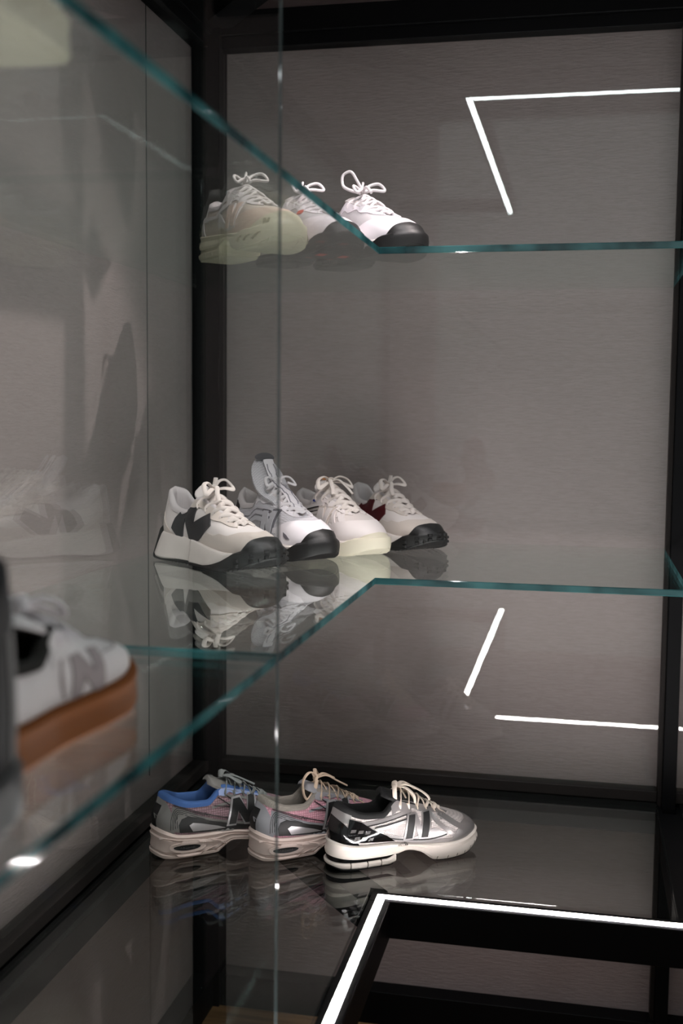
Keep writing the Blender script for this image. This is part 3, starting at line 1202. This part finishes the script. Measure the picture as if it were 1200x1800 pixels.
def arch_runner(label, loc, deg, k, mesh, over, dark, lining, lace, tongue_m, ey, tongue_label=None):
    s = Shoe(label, loc, deg, k,
             zf=[(0, .054), (.04, .048), (.12, .039), (.3, .035), (.45, .034), (.6, .029), (.8, .026), (1, .036)],
             zbot=[(0, .005), (.05, 0), (.36, 0), (.41, .010), (.47, .020), (.58, .017), (.66, .004), (.72, .001), (.85, .004), (1, .022)])
    s.upper(mesh)
    s.lining(lining, .0055)
    s.sole('midsole', PINKFOAM, [(0, -.004), (.02, .003), (.10, .006), (.22, .0035), (.26, .0035), (.30, .0065), (.5, .0045), (.74, .006), (.78, .0035), (.82, .0035), (.86, .0075), (.96, .007), (1, .004)], n=80)
    mid = [o for o in s.root.children if o.name.startswith('midsole')][-1]
    s.bv = None
    s.bvh()
    # sculpted swoops and window in the heel
    for sg in (1, -1):
        s.patch('swoop', PINKFOAM, ribbon2d([(.004, .039), (.035, .034), (.08, .0285), (.112, .022), (.124, .017)], .0036), off=.0028, sides=(sg,), parent=mid)
        s.patch('swoop', PINKFOAM, ribbon2d([(.012, .010), (.045, .007), (.085, .008), (.108, .013)], .0036), off=.0028, sides=(sg,), parent=mid)
        w = s.patch('window', BLACKTXT, oval(.050, .020, .025, .0056, p=.9, rot=-.03), off=.0030, sides=(sg,), parent=mid)
        s.text('ABZORB', M('window_lettering', '#4a4646', .5), .050, .020, .0050, sides=(sg,), off=.0036, parent=mid)
        rim_ = oval(.052, .020, .032, .0085, p=.9, rot=-.03)
        s.patch('window_rim', PINKFOAM, ribbon2d(rim_ + [rim_[0]], .003, 2), off=.0026, sides=(sg,), parent=mid)
    s.bv = None
    sv, sf = s.sv, s.sf
    s.sole('outsole', RUBBER, [(0, .003), (.3, .005), (1, .003)], ztop=lambda x: s.zb(x) + .003, zbot=lambda x: s.zb(x) - .0005)
    s.sv, s.sf = sv, sf
    s.bv = None
    # overlays of the upper
    s.band('heel_counter', over, .80, 1.2, .02, lambda u: au([(.8, .30), (.86, .70), (.92, .90), (1, .95)])(u), off=.0014)
    s.band('heel_badge', dark, .945, 1.055, .03, .78, off=.0024, nu=16)
    s.text('N', over, .004, .075, .008, sides=(1,), off=.003, name='badge_letter')
    s.patch('side_overlay', over, [(.020, .050), (.06, .043), (.11, .038), (.185, .036), (.185, .046), (.15, .052), (.11, .060), (.075, .072), (.045, .088), (.028, .092)], off=.0012)
    s.patch('side_loop', dark, [(.038, .046), (.036, .060), (.042, .070), (.053, .0735), (.07, .070), (.10, .0595), (.14, .049), (.185, .0415), (.185, .036), (.13, .038), (.09, .041), (.06, .044)], off=.0020)
    s.patch('side_window', SILVER, [(.062, .046), (.055, .058), (.062, .0615), (.08, .058), (.11, .049), (.125, .0435), (.10, .0435), (.08, .045)], off=.0028)
    for d in range(4):
        s.patch('piping', dark if d != 3 else dark, ribbon2d([(.022 + d * .004, .052 + d * .001), (.024 + d * .003, .072), (.035 + d * .001, .0885 - d * .003), (.055, .083 - d * .0032), (.085, .0715 - d * .0032)], .0010), off=.0019)
    s.patch('piping', dark, ribbon2d([(.03, .094), (.05, .0875), (.08, .0765), (.12, .0635), (.16, .0535), (.21, .047)], .0013), off=.0020)
    s.patch('piping', over, ribbon2d([(.033, .050), (.031, .064), (.040, .0745), (.054, .0768), (.075, .0715), (.105, .0612), (.15, .0495), (.185, .0440)], .0013), off=.0026)
    s.text('740', dark, .088, .0725, .0062, sl=.3, rot=-.32, off=.0022)
    # lace-side webbing and logo
    s.patch('lace_overlay', over, ribbon2d([(.100, .083), (.125, .087), (.145, .086)], .004), off=.0012)
    s.patch('lace_overlay', over, ribbon2d([(.118, .103), (.142, .097), (.170, .089), (.196, .077)], .004), off=.0012)
    s.patch('lace_overlay', over, ribbon2d([(.188, .050), (.205, .060), (.212, .072)], .005), off=.0012)
    for a, b in (((.112, .100), (.134, .083)), ((.124, .104), (.146, .086)), ((.104, .086), (.135, .080))):
        s.patch('piping', dark, ribbon2d([a, ((a[0] + b[0]) / 2, (a[1] + b[1]) / 2 + .0006), b], .0013), off=.0022)
    for sg in (1, -1):
        lg = s.patch('side_logo', SILVER, npoly(.158, .071, .052, .050, .22, .018), off=.0032, sides=(sg,))
        s.patch('logo_face', BLACKTXT, npoly(.158, .071, .044, .043, .22, .013), off=.0042, sides=(sg,), parent=lg)
    s.band('eyestay', ey, .04, .53, au([(.04, .86), (.2, .91), (.26, .86), (.32, .92), (.38, .87), (.44, .92), (.49, .84), (.53, .90)]), 1.0, both=True, off=.0018)
    s.band('toe_overlay', over, -.32, .32, .02, au([(0, .34), (.06, .30), (.14, .18), (.22, .14), (.32, .04)]), nu=50)
    s.band('toe_stripe', dark, -.30, .30, au([(0, .40), (.1, .32), (.2, .22), (.3, .10)]), au([(0, .46), (.1, .38), (.2, .27), (.3, .13)]), nu=50)
    tg = s.tongue(tongue_m, (.104, .134), lift=.006, th=.009)
    # tongue badge
    c, n = s.tonguepoint(.112)
    return s


def tongue_text(s, body, m, x, size, sx=1.0):
    c, n = s.tonguepoint(x)
    T = np.array((-n[2], 0, n[0]))
    if T[2] < 0:
        T = -T
    cu = bpy.data.curves.new('t', 'FONT')
    cu.body = body
    cu.align_x, cu.align_y = 'CENTER', 'CENTER'
    cu.size = size * 1.4
    to = bpy.data.objects.new('t', cu)
    me = to.to_mesh()
    v = [tuple(c + n * (.0015 - 0.010 * (q.co.x / .029) ** 2) + T * q.co.y + np.array((0, q.co.x * sx, 0))) for q in me.vertices]
    f = [tuple(q.vertices) for q in me.polygons]
    to.to_mesh_clear()
    bpy.data.objects.remove(to)
    bpy.data.curves.remove(cu)
    s.add('lettering', v, f, m)


def tongue_patch(s, name, m, x, pts, off=.0018, droop=.010, w=.029):
    c, n = s.tonguepoint(x)
    T = np.array((-n[2], 0, n[0]))
    if T[2] < 0:
        T = -T
    ctr = c + n * off
    v = [tuple(ctr)]
    for (a, b) in pts:
        v.append(tuple(c + n * (off - droop * (a / w) ** 2) + T * b + np.array((0, a, 0))))
    k = len(pts)
    f = [(0, 1 + i, 1 + (i + 1) % k) for i in range(k)]
    return s.add(name, v, f, m)


def pod_runner(label, loc, deg, k, mesh, over, heel, sole, pods, lining, lace, tongue_m, vamp, rim=RIM_RUN, ttop=(.102, .134), logo=None, logo2=None,
               toe_black=None, tread=None, cushion=None, L=.295, tongue_w=.029, ht=True, cage=None, webbing=True, kz=None):
    s = Shoe(label, loc, deg, k, rim=rim, L=L, kz=kz,
             zf=[(0, .050), (.05, .045), (.15, .040), (.35, .037), (.55, .031), (.8, .027), (1, .036)],
             zbot=[(0, .024), (.12, .020), (.30, .019), (.40, .021), (.47, .026), (.55, .021), (.64, .004), (.70, .0025), (.84, .0045), (1, .021)])
    s.upper(mesh)
    s.lining(lining, .0055)
    s.sole('midsole', sole, [(0, -.004), (.02, .002), (.12, .005), (.40, .003), (.55, .0045), (.80, .0065), (1, .005)], n=80)
    mid = s.root.children[-1]
    sv, sf = s.sv, s.sf
    cus = s.sole('heel_cushion', cushion or GLOSSBLACK, [(0, .003), (.5, .0035), (1, .003)], ztop=lambda x: s.zb(x) + .003, zbot=lambda x: 0 * x + .011, q0=0, q1=.425, n=30)
    for q0, q1 in ((0, .20), (.207, .292), (.299, .36), (.366, .43)):
        s.sole('heel_pod', pods, [(0, .0045), (.25, .0075), (.75, .0070), (1, .0040)], ztop=lambda x: 0 * x + .0135 + .010 * sstep(x, .33, .42), zbot=lambda x: .0025 + .004 * (1 - sstep(x, 0, .06)) + .006 * sstep(x, .34, .42), q0=q0, q1=q1, n=14 if q0 == 0 else 6)
    s.sole('heel_rubber', RUBBER if tread is None else tread, [(0, .004), (1, .004)], ztop=lambda x: .0045 + .004 * (1 - sstep(x, 0, .06)) + .006 * sstep(x, .34, .42), zbot=lambda x: 0 * x + .004 * (1 - sstep(x, 0, .06)) + .006 * sstep(x, .34, .42), q0=.02, q1=.42, n=20)
    s.sole('forefoot_rubber', RUBBER if tread is None else tread, [(0, .0055), (1, .004)], ztop=lambda x: s.zb(x) + .002, zbot=lambda x: s.zb(x) - .0022, q0=.60, q1=1, n=30)
    s.sv, s.sf = sv, sf
    s.bv = None
    for i in range(7):
        q = .60 + i * .05
        x = s.L * (1 - math.cos(PI * q)) / 2
        zb_ = float(s.zb(x / s.L))
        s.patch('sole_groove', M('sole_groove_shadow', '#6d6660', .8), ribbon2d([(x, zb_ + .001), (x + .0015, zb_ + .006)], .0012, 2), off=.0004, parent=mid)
    if ht:
        s.text('ABZORB', BLACKTXT, .128, .036, .0035, sl=.3, off=.0010, sides=(1,))
    s.band('heel_counter', heel, .73, 1.27, .02, lambda u: au([(.73, .04), (.80, .40), (.88, .66), (1, .78)])(u), off=.0020, nu=60)
    s.band('heel_collar', over, .84, 1.16, .70, .95, off=.0016, nu=40)
    s.band('toe_cap', over, -.17, .17, .02, au([(0, .50), (.06, .47), (.12, .30), (.17, .05)]), nu=44)
    s.band('mudguard', vamp, -.48, .48, .02, au([(0, .13), (.2, .13), (.36, .11), (.48, .03)]), nu=70, off=.0012)
    if webbing:
        s.patch('vamp_strap', over, ribbon2d([(.262, .046), (.243, .056), (.228, .066), (.205, .082)], .009), off=.0016)
        s.patch('vamp_strap', over, ribbon2d([(.236, .038), (.218, .052), (.200, .068), (.186, .086)], .007), off=.0022)
        s.patch('side_swoosh', over, [(.205, .040), (.222, .046), (.190, .060), (.170, .052), (.150, .046), (.120, .052), (.090, .062), (.065, .074), (.078, .060), (.110, .044), (.15, .038), (.185, .036)], off=.0013)
        s.patch('side_band', over, ribbon2d([(.055, .080), (.09, .083), (.125, .090), (.15, .093)], .006), off=.0016)
        s.patch('side_band', over, ribbon2d([(.075, .068), (.11, .072), (.135, .077), (.16, .078)], .005), off=.0016)
        for pts in ([(.056, .0755), (.09, .079), (.125, .086), (.147, .089)], [(.075, .0715), (.11, .076), (.14, .081)], [(.08, .058), (.115, .047), (.15, .042), (.185, .041), (.215, .046)]):
            s.patch('piping', BLACKTXT, ribbon2d(pts, .0016), off=.0024)
    if logo:
        for sg in (1, -1):
            lg = s.patch('side_logo', logo[0], npoly(.160, .066, .050, .046, .20, .019), off=.0030, sides=(sg,))
            if logo2 == 'bars':
                s.patch('logo_face', logo[1], quad_on(.145, .066, .0125, .040, .20), off=.0044, sides=(sg,), parent=lg)
                s.patch('logo_face', logo[1], quad_on(.175, .066, .0125, .040, .20), off=.0044, sides=(sg,), parent=lg)
            else:
                s.patch('logo_face', logo[1], npoly(.160, .066, .042, .039, .20, .0145), off=.0042, sides=(sg,), parent=lg)
    s.band('eyestay', over, .04, .55, au([(.04, .80), (.2, .82), (.3, .76), (.36, .84), (.45, .74), (.5, .80), (.55, .74)]), 1.0, both=True, off=.0018)
    if toe_black:
        s.toe_wrap('toe_rubber', toe_black, keys([(0, -1), (.68, -1), (.78, -.85), (.86, -.4), (.91, .06), (.95, .30), (1, .42)]), q0=.60, outset=.0092)
    s.tongue(tongue_m, ttop, lift=.007, th=.009, w1=tongue_w)
    return s


def place(x, y, z):
    return (x, y, z + .0004)


# --- middle shelf
wedge_sneaker('white sneaker with a big charcoal side letter and cream suede toe', place(.066, -.412, zM), -35, .985, CHARCOAL, 1.05)
wedge_sneaker('white sneaker with a big maroon side letter and black toe rubber', place(.337, -.020, zM), -45, .94, MAROON, .98)

MESHW = M('white_silver_mesh', '#e8e5ea', .6, bump='mesh', scale=330, strength=.5, var=.38)
SLV2 = M('pale_silver', '#d2d0d6', .35, metal=.2)
PURPLEGREY = M('smoke_grey_lace_loop', '#6f6b73', .4)
RIM_TALL = [list(r) for r in RIM_RUN]
for r, dz in zip(RIM_TALL, (.004, .0, -.004, 0, .006, .006, .004, .002, 0)):
    r[4] += dz
s = pod_runner('white and silver sneaker with a very tall mesh tongue and black toe rubber', place(.149, -.252, zM), -40, .95,
               MESHW, WHITE, SLV2, FOAM, FOAM, LININGWHITE, LACEWHITE, MESHW, WHITE, rim=RIM_TALL, ttop=(.088, .182), logo=(GREYSYN, SLV2),
               toe_black=RUBBER, tread=RUBBER, ht=False, tongue_w=.040, webbing=False, kz=1.02)
s.band('toe_leather', WHITE, -.36, .36, .02, au([(0, .70), (.1, .62), (.2, .42), (.36, .18)]), nu=60, off=.0022)
for i, (tlo, thi) in enumerate(((.34, .44), (.48, .57), (.62, .70))):
    s.band('side_fin', SLV2, .30, .80, au([(.30, tlo + .03), (.5, tlo), (.8, tlo + .10)]), au([(.30, thi), (.5, thi), (.8, thi + .12)]), off=.0035, both=True, nu=40)
s.band('collar_accent', BLACKTXT, .80, .86, .62, .96, off=.0028, both=True, nu=8)
s.patch('toe_gem', GREYSYN, [(.222, .052), (.231, .048), (.240, .041), (.232, .040), (.224, .045)], off=.0036)
s.text('oo', GREYSYN, .190, .046, .009, sl=.4, off=.004)
tongue_patch(s, 'tongue_tip', M('dark_tongue_mesh', '#5b5a5e', .5, bump='mesh', scale=300, strength=.3), .090, oval(0, -.001, .024, .009, 14), off=.0030, w=.040)
for sx in (-1, 1):
    v, f = [], []
    pth = []
    for i, x in enumerate(np.linspace(.100, .205, 22)):
        c, n = s.tonguepoint(x)
        pth.append(c + n * .0095 + np.array((0, sx * (.0075 + .0018 * math.sin(i * 1.6)), 0)))
    sweep(np.array(pth), .0011, .0011, (0, 0, 1), 6, v, f)
    s.add('lace_cover_trim', v, f, M('grey_trim', '#8b8890', .5))
pth = []
for x in np.linspace(.094, .212, 20):
    c, n = s.tonguepoint(x)
    pth.append(c + n * .0072)
v, f = [], []
sweep(np.array(pth), .0120, .0024, (-.4, 0, .9), 10, v, f)
s.add('lace_cover', v, f, WHITE)
s.laces(LACEWHITE, rows=6, hw=.0036, ht=.0018, arch=.006, bow=[
    [(0, 0, -.002), (.0, -.016, .008), (.004, -.030, .006), (.016, -.034, -.006), (.012, -.018, -.002)],
    [(0, 0, -.002), (.0, .016, .008), (.004, .030, .006), (.016, .034, -.006), (.012, .018, -.002)]])

CREAMMESH = M('cream_mesh', '#e4dbd7', .8, bump='mesh', scale=420, strength=.3, var=.15)
s = pod_runner('all-cream sneaker with thick flat laces and a small orange oval on the tongue', place(.239, -.134, zM), -45.0, .96,
               CREAMMESH, CREAM, CREAM, FOAM, CREAMSOLE, LININGWHITE, LACECREAM, CREAM, CREAM, ttop=(.104, .140), logo=(SUEDE, CREAM), tread=CREAMSOLE, cushion=CREAMSOLE, ht=False, kz=1.0)
s.band('toe_leather', CREAM, -.34, .34, .02, au([(0, .62), (.1, .55), (.2, .40), (.34, .12)]), nu=60, off=.0022)
s.toe_wrap('toe_rubber', CREAMSOLE, keys([(0, -1), (.6, -1), (.74, -.8), (.88, -.2), (.95, .14), (1, .22)]), q0=.6, outset=.0092)
s.tread(CREAMSOLE, dx=.016, ny=4, h=.0028, x0=.17, x1=.28, gap=.3)
tongue_patch(s, 'tongue_badge', M('orange_badge', '#c98a58', .5), .101, oval(0, 0, .011, .0055, 16), off=.0022)
tongue_text(s, 'NB', M('navy_print', '#2d3f8f', .5), .207, .0045)
s.patch('blue_dot', M('navy_print', '#2d3f8f', .5), oval(.118, .098, .0035, .0022, 10), off=.0032)
s.laces(M('ivory_lace', '#e6ddd6', .9, bump='noise', scale=1500, strength=.25), rows=6, hw=.0046, ht=.0016, a0=.5)

# --- bottom shelf
MAUVE = M('mauve_mesh', '#a5848c', .75, bump='mesh', scale=230, strength=.8, var=.55)
PINK = M('pink_mesh', '#d69dab', .75, bump='mesh', scale=230, strength=.8, var=.40)
BLUE = M('blue_lining', '#3a5c94', .85, bump='noise', scale=900, strength=.1)
PERIW = M('periwinkle_eyestay', '#8d9cc4', .5)
GREYMESH = M('grey_lining_mesh', '#8d867e', .9, bump='mesh', scale=450, strength=.4, var=.3)
GREYOV = M('grey_overlay', '#75726f', .5, bump='noise', scale=700, strength=.08)
GREYOV2 = M('light_grey_overlay', '#86858a', .5, bump='noise', scale=700, strength=.08)
s = arch_runner('mauve and grey running shoe with a bright blue collar lining', place(.070, -.519, zB), 38.0, 1.0,
                MAUVE, GREYOV, BLACKTXT, BLUE, LACEGREY, GREYOV, PERIW)
tongue_text(s, 'NB', SILVER, .110, .009)
s.laces(LACEGREY, rows=6, hw=.0040, ht=.0015, bow=[
    [(0, 0, -.003), (.012, -.016, -.002), (.026, -.026, -.012), (.030, -.016, -.012), (.012, -.004, -.004)],
    [(0, 0, -.003), (.012, .016, .0), (.026, .026, -.010), (.030, .016, -.010), (.012, .004, -.004)],
    [(0, 0, -.003), (.022, -.006, -.004), (.044, -.012, -.014), (.060, -.02, -.022)]])
s = arch_runner('pink and grey running shoe with grey lining between the mauve and the silver shoe', place(.248, -.489, zB), 38.0, .97,
                PINK, GREYOV2, BLACKTXT, GREYMESH, LACECREAM, GREYOV2, GREYOV2)
s.laces(M('beige_lace', '#c4ad98', .9, bump='noise', scale=1500, strength=.25), rows=6, hw=.0038, ht=.0014, bow=[
    [(0, 0, 0), (-.012, -.012, .016), (-.026, -.020, .018), (-.036, -.022, .004), (-.034, -.022, -.020), (-.026, -.024, -.030), (-.012, -.022, -.014), (0, -.006, -.002)],
    [(0, 0, 0), (.006, .016, .010), (.014, .032, .006), (.022, .034, -.008), (.012, .012, .0)],
    [(0, 0, 0), (.02, -.006, .005), (.04, -.014, -.006), (.058, -.020, -.016)],
    [(0, 0, 0), (.02, .008, .005), (.045, .012, -.008)]])
SILVMESH = M('silver_white_mesh', '#d6cdca', .6, bump='mesh', scale=330, strength=.6, var=.45)
SILV = M('bright_silver', '#a3a09f', .28, metal=.7)
s = pod_runner('silver and black running shoe with cream laces beside the light strip corner', place(.391, -.496, zB), 33.5, .985,
               SILVMESH, SILV, GLOSSBLACK, M('ivory_foam', '#d8cfc6', .55), M('ivory_foam', '#d8cfc6', .55), M('black_lining', '#0c0c0d', .9), LACECREAM, M('black_lining', '#0c0c0d', .9), M('grey_mudguard', '#8c8684', .6),
               logo=(SILV, BLACKTXT), logo2='bars')
s.patch('side_wedge', GLOSSBLACK, [(.018, .052), (.07, .047), (.115, .043), (.098, .056), (.07, .070), (.05, .084), (.03, .090)], off=.0028)
for i in range(3):
    s.patch('heel_flash', M('chrome_flash', '#c9c8c8', .12, metal=.9), quad_on(.040 + i * .013, .058 - i * .002, .009, .005, .5), off=.0042)
    s.patch('heel_flash', M('chrome_flash', '#c9c8c8', .12, metal=.9), quad_on(.034 + i * .013, .070 - i * .002, .009, .005, .5), off=.0042)
s.text('N-ERGY', M('pale_print', '#cfcac6', .5), .098, .062, .0055, sl=.2, rot=-.45, off=.0048)
s.laces(M('cream_flat_lace', '#d9cbbd', .9, bump='noise', scale=1500, strength=.25), rows=6, hw=.0042, ht=.0015, bow=[
    [(0, 0, -.002), (-.006, -.014, .004), (-.010, -.024, -.006), (-.010, -.027, -.022), (-.008, -.027, -.030)],
    [(0, 0, -.002), (.012, -.020, .001), (.024, -.032, -.010), (.026, -.036, -.024)],
    [(0, 0, -.002), (.020, -.004, .001), (.042, -.012, -.008), (.056, -.022, -.018), (.060, -.026, -.026)],
    [(0, 0, -.002), (.02, .012, .001), (.04, .022, -.010), (.055, .03, -.022)]])

# --- upper shelf
BEIGEMESH = M('beige_rib_mesh', '#cfc3b6', .8, bump='rib', scale=90, strength=.5, var=.3)
PALEOV = M('pale_grey_leather', '#cbc6c4', .5, bump='noise', scale=700, strength=.06)
TAN = M('peach_beige_leather', '#d8bfae', .55, bump='noise', scale=700, strength=.06)
SOLEGREEN = M('cream_translucent_rubber', '#cfc9ae', .4)
LOOSE = [[(0, 0, 0), (.004, -.016, .008), (.016, -.030, .006), (.028, -.030, -.006), (.016, -.012, .002), (0, 0, 0)],
         [(0, 0, 0), (.000, .016, .014), (.008, .032, .018), (.022, .036, .004), (.014, .014, .004), (0, 0, 0)],
         [(0, 0, 0), (.02, -.006, .006), (.042, -.014, .0), (.058, -.018, -.010)],
         [(0, 0, 0), (-.010, .006, .010), (-.016, .012, .022)]]
s = pod_runner('cream and beige sneaker with a pale patterned sole, leftmost on the upper shelf', place(.140, -.395, zU + .0005), -46.0, .95,
               BEIGEMESH, PALEOV, PALEOV, SOLEGREEN, SOLEGREEN, LININGWHITE, LACEWHITE, PALEOV, TAN, ttop=(.103, .130), logo=(PALEOV, TAN), toe_black=None, tread=SOLEGREEN, cushion=SOLEGREEN, webbing=False, ht=False)
s.band('toe_leather', TAN, -.36, .36, .02, au([(0, .62), (.1, .58), (.2, .46), (.36, .12)]), nu=60, off=.0022)
s.toe_wrap('toe_rubber', SOLEGREEN, keys([(0, -1), (.55, -.9), (.66, -.6), (.80, -.1), (.90, .2), (1, .48)]), q0=.56, outset=.0092)
GROOVE = M('sole_groove_tan', '#8a8468', .6)
for i in range(6):
    x = .150 + i * .021
    s.patch('sole_groove', GROOVE, ribbon2d([(x, .012), (x + .006, .018), (x + .014, .024)], .0016, 3), off=.0072 if x > .2 else .0012)
s.patch('toe_emblem', GROOVE, npoly(.272, .042, .009, .009, 0, .003), off=.006, sides=(1,))
s.tread(SOLEGREEN, dx=.017, ny=4, h=.0022, x0=.165, x1=.283, gap=.22, sh=.010)
s.tread(SOLEGREEN, dx=.018, ny=3, h=-.0005, x0=.012, x1=.110, gap=.2, name='heel_tread')
for ring in (1.0,):
    s.band('side_cage', PALEOV, .42, .86, au([(.42, .70), (.5, .58), (.6, .60), (.72, .62), (.86, .50)]), au([(.42, .82), (.5, .70), (.6, .70), (.72, .74), (.86, .66)]), both=True, off=.0032)
    s.band('side_cage', PALEOV, .34, .56, au([(.34, .10), (.45, .12), (.56, .20)]), au([(.34, .30), (.45, .24), (.56, .62)]), both=True, off=.0028)
s.laces(M('round_lace', '#cbc6c2', .85, bump='noise', scale=1500, strength=.25), rows=6, hw=.0026, ht=.0024, bow=LOOSE)

GREYW = M('grey_white_mesh', '#d3d0d2', .75, bump='rib', scale=90, strength=.5, var=.25)
RED = M('coral_red', '#d6452f', .5)
s = pod_runner('pale grey sneaker with coral red marks and a black sole, middle of the upper shelf', place(.222, -.315, zU + .0005), -45.0, .93,
               GREYW, WHITE, WHITE, FOAM, RUBBER, LININGWHITE, LACEWHITE, PALEOV, WHITE, ttop=(.103, .130), toe_black=RUBBER, tread=RUBBER, webbing=False, ht=False)
s.band('toe_leather', WHITE, -.36, .36, .02, au([(0, .66), (.1, .60), (.2, .46), (.36, .12)]), nu=60, off=.0022)
s.tread(RUBBER, dx=.017, ny=4, h=.0022, x0=.165, x1=.283, gap=.25, sh=.008)
s.tread(RED, dx=.052, ny=2, h=.0027, x0=.175, x1=.26, gap=.62, sh=.0, name='red_tread_insert')
s.tread(RED, dx=.030, ny=3, h=-.0045, x0=.03, x1=.11, gap=.6, sh=.0, name='red_tread_insert')
tongue_text(s, '860', RED, .150, .006)
s.patch('red_tab', RED, quad_on(.176, .085, .012, .006, .3), off=.003)
s.laces(LACEWHITE, rows=6, hw=.0026, ht=.0024, bow=LOOSE)

s = pod_runner('white sneaker with black toe rubber and a tall lace loop, rightmost on the upper shelf', place(.320, -.258, zU + .0005), -46.0, .97,
               GREYW, M('white_overlay', '#e7e2e8', .45), WHITE, FOAM, RUBBER, LININGWHITE, LACEWHITE, PALEOV, GREYSYN, ttop=(.103, .130), toe_black=RUBBER, tread=RUBBER, webbing=False, ht=False)
s.band('toe_leather', WHITE, -.36, .36, .02, au([(0, .66), (.1, .60), (.2, .46), (.36, .12)]), nu=60, off=.0022)
s.tread(RUBBER, dx=.017, ny=4, h=.0022, x0=.165, x1=.283, gap=.25, sh=.008)
s.laces(LACEWHITE, rows=6, hw=.0028, ht=.0026, bow=LOOSE + [[(0, 0, 0), (-.012, -.016, .004), (-.026, -.026, .014), (-.030, -.024, .034), (-.018, -.014, .040), (-.008, -.006, .022), (0, 0, .004)]])

# --- shelves next to the camera
GUM = M('gum_rubber', '#6e3d12', .7, spec=.15, bump='noise', scale=300, strength=.05)
WCANVAS = M('white_court_leather', '#d9d7d6', .5, bump='noise', scale=500, strength=.06)
DARKLIN = M('dark_lining', '#15140f', .9)


def court_shoe(label, loc, deg, k, up_m, sole_m, lin_m, stripe):
    s = Shoe(label, loc, deg, k, rim=RIM_COURT, zf=[(0, .034), (.3, .030), (.7, .029), (1, .036)], zbot=[(0, .003), (.06, 0), (.75, 0), (.9, .004), (1, .012)])
    s.upper(up_m)
    s.lining(lin_m, .005)
    s.sole('midsole', sole_m, [(0, -.004), (.02, .003), (.12, .0055), (.30, .005), (.34, .0045), (.9, .0055), (1, .003)])
    s.bv = None
    sv, sf = s.sv, s.sf
    s.sole('outsole', sole_m, [(0, .0), (1, -.004)], ztop=lambda x: s.zb(x) + .002, zbot=lambda x: s.zb(x) - .0002)
    s.sv, s.sf = sv, sf
    s.bv = None
    s.tongue(up_m, (.096, .112), lift=.005, th=.007)
    s.band('eyestay', up_m, .04, .55, au([(.04, .74), (.2, .70), (.4, .66), (.55, .70)]), 1.0, both=True, off=.002)
    s.band('toe_seam', stripe, -.40, .40, au([(0, .60), (.15, .58), (.3, .36), (.4, .05)]), au([(0, .62), (.15, .60), (.3, .39), (.4, .09)]), nu=50)
    for sg in (1, -1):
        s.patch('side_logo', stripe, npoly(.165, .050, .050, .034, .15, .016), off=.0018, sides=(sg,))
    s.patch('quarter_seam', stripe, ribbon2d([(.128, .036), (.122, .055), (.128, .075)], .002), off=.0016)
    s.laces(LACEWHITE, rows=5, hw=.004, ht=.0018, bow=[
        [(0, 0, 0), (.004, -.014, .006), (.012, -.026, .002), (.020, -.026, -.008), (.010, -.010, -.001), (0, 0, 0)],
        [(0, 0, 0), (.004, .014, .006), (.012, .026, .002), (.020, .026, -.008), (.010, .010, -.001), (0, 0, 0)]])
    return s


s = court_shoe('blurred white court sneaker with an orange-brown gum sole at the left edge', place(.370, -1.712, zM), 90, 1.04, WCANVAS, GUM, DARKLIN, M('grey_print', '#9a9292', .6))
s.text('B', M('tan_print', '#b98a6a', .6), .04, .052, .010, sides=(1,))
court_shoe('blurred shoe with a cream sole seen from below in the top left corner', place(.382, -1.835, zU), 92, 1.0, M('cream_canvas', '#cfcabd', .7), M('cream_sole', '#b9b49d', .55), DARKLIN, M('cream_seam', '#aaa596', .7))

RIM_HIGH = [list(r) for r in RIM_COURT]
for r, dz in zip(RIM_HIGH, (.085, .084, .082, .080, .055, .030, .012, .003, 0)):
    r[4] += dz
    if r[0] <= .5:
        r[5] += .02
s = Shoe('blurred black and grey high-top shoe cut off by the left edge', place(.411, -1.715, zM), -84, 1.0, rim=RIM_HIGH, name='high_top_shoe', cat='shoe',
         zf=[(0, .034), (.3, .030), (.7, .029), (1, .036)], zbot=[(0, .003), (.06, 0), (.75, 0), (.9, .004), (1, .012)])
s.upper(M('grey_high_top', '#1e1e20', .6))
s.lining(M('black_lining', '#0c0c0d', .9), .006)
s.sole('midsole', M('grey_foam', '#3c3c3c', .6), [(0, -.004), (.02, .003), (.12, .0055), (.9, .0055), (1, .003)])
s.bv = None
s.band('collar', M('black_padding', '#0b0b0c', .8), .5, 1.5, .72, 1.0, off=.003, nu=60)
s.band('heel_strip', M('black_padding', '#0b0b0c', .8), .93, 1.07, .05, .75, off=.002, nu=14)
s.band('side_stripe', M('pale_stripe', '#5c5c5b', .6), .76, .84, .05, .75, off=.002, nu=10, both=True)
s.band('side_stripe', M('black_padding', '#0b0b0c', .8), .66, .72, .05, .75, off=.002, nu=10, both=True)
s.tongue(M('black_padding', '#0b0b0c', .8), (.10, .19), lift=.006, th=.008)
s.laces(LACEWHITE, rows=5)
